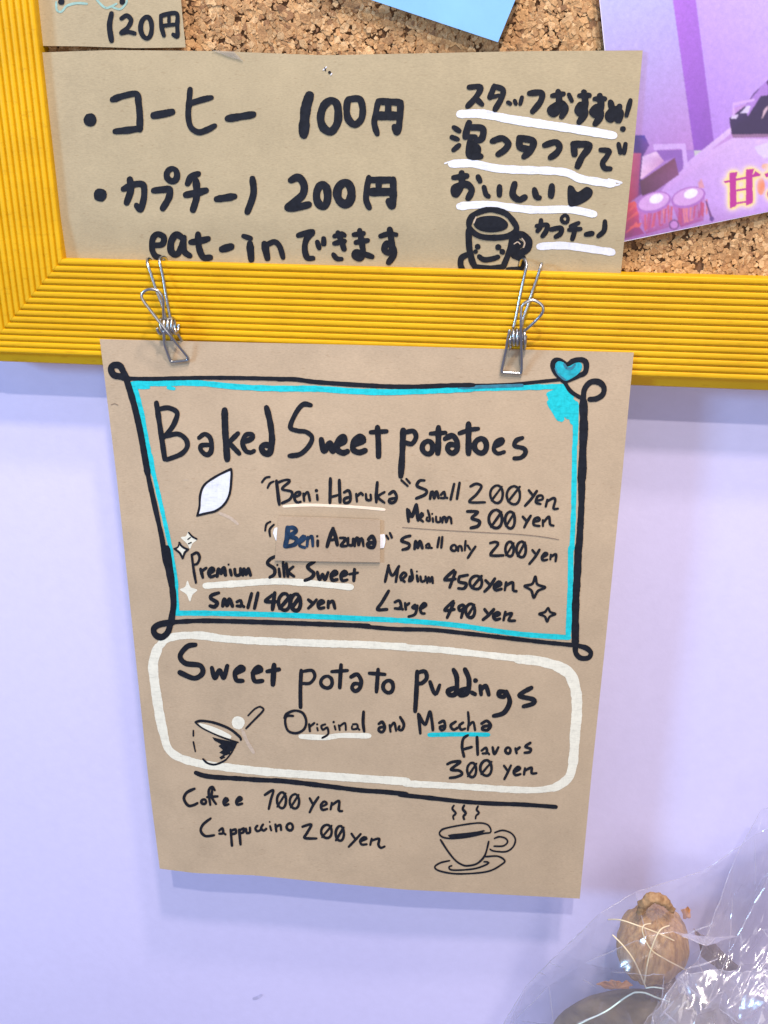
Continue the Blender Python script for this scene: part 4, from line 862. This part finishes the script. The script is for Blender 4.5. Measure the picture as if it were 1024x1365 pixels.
bag = thing('plastic_bag', 'crumpled clear cellophane bag at the bottom right in front of the wall', 'bag')
FILM = film_mat('cellophane', (0.80, 0.77, 0.82), 0.14, 0.13, 0.50, 0.0)
FILM2 = film_mat('cellophane_double', (0.90, 0.88, 0.93), 0.16, 0.24, 0.62, 0.0)
CREASE = film_mat('cellophane_fold', (0.92, 0.90, 0.94), 0.14, 0.14, 0.65)
def film(outline_top, y_base, amp, seed, cols_, rows_, fine=0.0004, name='film', span=(650, 1090, 1480), mat=None):
    """a crumpled sheet in front of the wall: big flat facets with sharp folds, finely wrinkled inside each facet"""
    rnd = random.Random(seed); xa, xb, yb = span
    P = {}
    for j in range(rows_+1):
        for i in range(cols_+1):
            px = xa + (xb-xa)*(i + (rnd.uniform(-.38, .38) if 0 < i < cols_ else 0))/cols_; t = outline_top(px)
            py = t + (yb-t)*(j + (rnd.uniform(-.36, .36) if 0 < j < rows_ else 0))/rows_
            env = 0.35 if j == 0 else 1
            q = at(px, py, y_base(px, py)); P[i, j] = Vector((q.x, q.y - amp*env*rnd.random(), q.z))
    tris = []
    for j in range(rows_):
        for i in range(cols_):
            a, b_, c, d = P[i, j], P[i+1, j], P[i+1, j+1], P[i, j+1]
            tris += [(a, d, b_), (b_, d, c)] if rnd.random() < .5 else [(a, d, c), (a, c, b_)]
    V, F = [], []; K = 9
    def wr(p):
        q = Vector((p.x*150 + p.z*60, p.z*110 - p.x*40, seed))
        d, _ = noise.voronoi(q, distance_metric='DISTANCE'); d2, _ = noise.voronoi(q*2.3, distance_metric='DISTANCE')
        return Vector((p.x, p.y - fine*min(.6, d[1]-d[0]) - fine*.35*min(.6, d2[1]-d2[0]), p.z))
    for a, b_, c in tris:
        base = len(V); idx = {}
        for u in range(K+1):
            for v in range(K+1-u):
                idx[u, v] = len(V); V.append(wr(a + (b_-a)*(u/K) + (c-a)*(v/K)))
        for u in range(K):
            for v in range(K-u):
                F.append((idx[u, v], idx[u+1, v], idx[u, v+1]))
                if u+v < K-1: F.append((idx[u+1, v], idx[u+1, v+1], idx[u, v+1]))
    o = link(name, V, F, mat or FILM, bag, smooth=True)
    # folds along some of the facet edges, and a hem along the top
    edges = [(P[i, j], P[i+1, j]) for j in range(1, rows_) for i in range(cols_) if rnd.random() < .42]
    edges += [(P[i, j], P[i, j+1]) for j in range(rows_) for i in range(1, cols_) if rnd.random() < .40]
    edges += [(P[i, 0], P[i+1, 0]) for i in range(cols_)]
    for a, b_ in edges:
        pts = [wr(a.lerp(b_, k/10)) + Vector((0, -0.0001, 0)) for k in range(11)]
        v, f = tube(pts, lambda t: 0.00021*(0.25 + math.sin(math.pi*t)), 5); link('fold', v, f, CREASE, bag)
    return o
def interp(tab):
    def f(x):
        if x <= tab[0][0]: return tab[0][1]
        for (a, b), (c, d) in zip(tab, tab[1:]):
            if x <= c: return b + (d-b)*(x-a)/(c-a)
        return tab[-1][1]
    return f
def base1(px, py):
    r = math.hypot((px-880)/190, (py-1330)/170)
    return 0.012 - 0.056*max(0, 1 - r)**0.6
def base2(px, py):
    return 0.000 - 0.052*min(1, max(0, (py-1190)/200)) 
film(interp([(650, 1395), (668, 1365), (697, 1308), (731, 1281), (768, 1238), (820, 1200), (850, 1180), (930, 1165), (985, 1120), (1090, 1050)]), base1, 0.012, 11, 9, 6, 0.0015)
film(interp([(780, 1480), (850, 1365), (880, 1330), (905, 1293), (925, 1285), (955, 1230), (975, 1150), (1000, 1085), (1090, 1040)]), base2, 0.011, 23, 8, 10, 0.0026, span=(790, 1090, 1480))
film(interp([(850, 1480), (858, 1365), (905, 1296), (960, 1290), (1090, 1285)]), lambda px, py: -0.048 - 0.006*(py-1290)/100, 0.010, 31, 9, 8, 0.0020, span=(850, 1090, 1480), mat=FILM2)
# sharp folds catching the light
k_ = 384/1024
Xq = lambda x, y, d: (640 + x*k_, 1060 + y*k_, d)
folds = [[(200, 640, .0), (215, 632, -.002), (232, 640, 0)], [(365, 655, -.02), (408, 682, -.02)], [(730, 618, -.04), (800, 600, -.04), (845, 582, -.038)], [(718, 505, -.03), (770, 480, -.03), (818, 462, -.03)],
         [(345, 812, -.045), (440, 775, -.045)], [(650, 768, -.056), (700, 812, -.056)], [(690, 730, -.056), (640, 790, -.056)], 
         [(925, 490, -.03), (935, 560, -.03)], [(700, 650, -.055), (760, 700, -.055), (830, 760, -.055)], [(245, 595, -.002), (285, 612, -.008)]]
for fpts in folds:
    V, F = tube(cat3([at(*Xq(*p)) for p in fpts], .0008), lambda t: 0.00030*(0.35+math.sin(math.pi*t)), 5)
    link('fold', V, F, CREASE, bag)
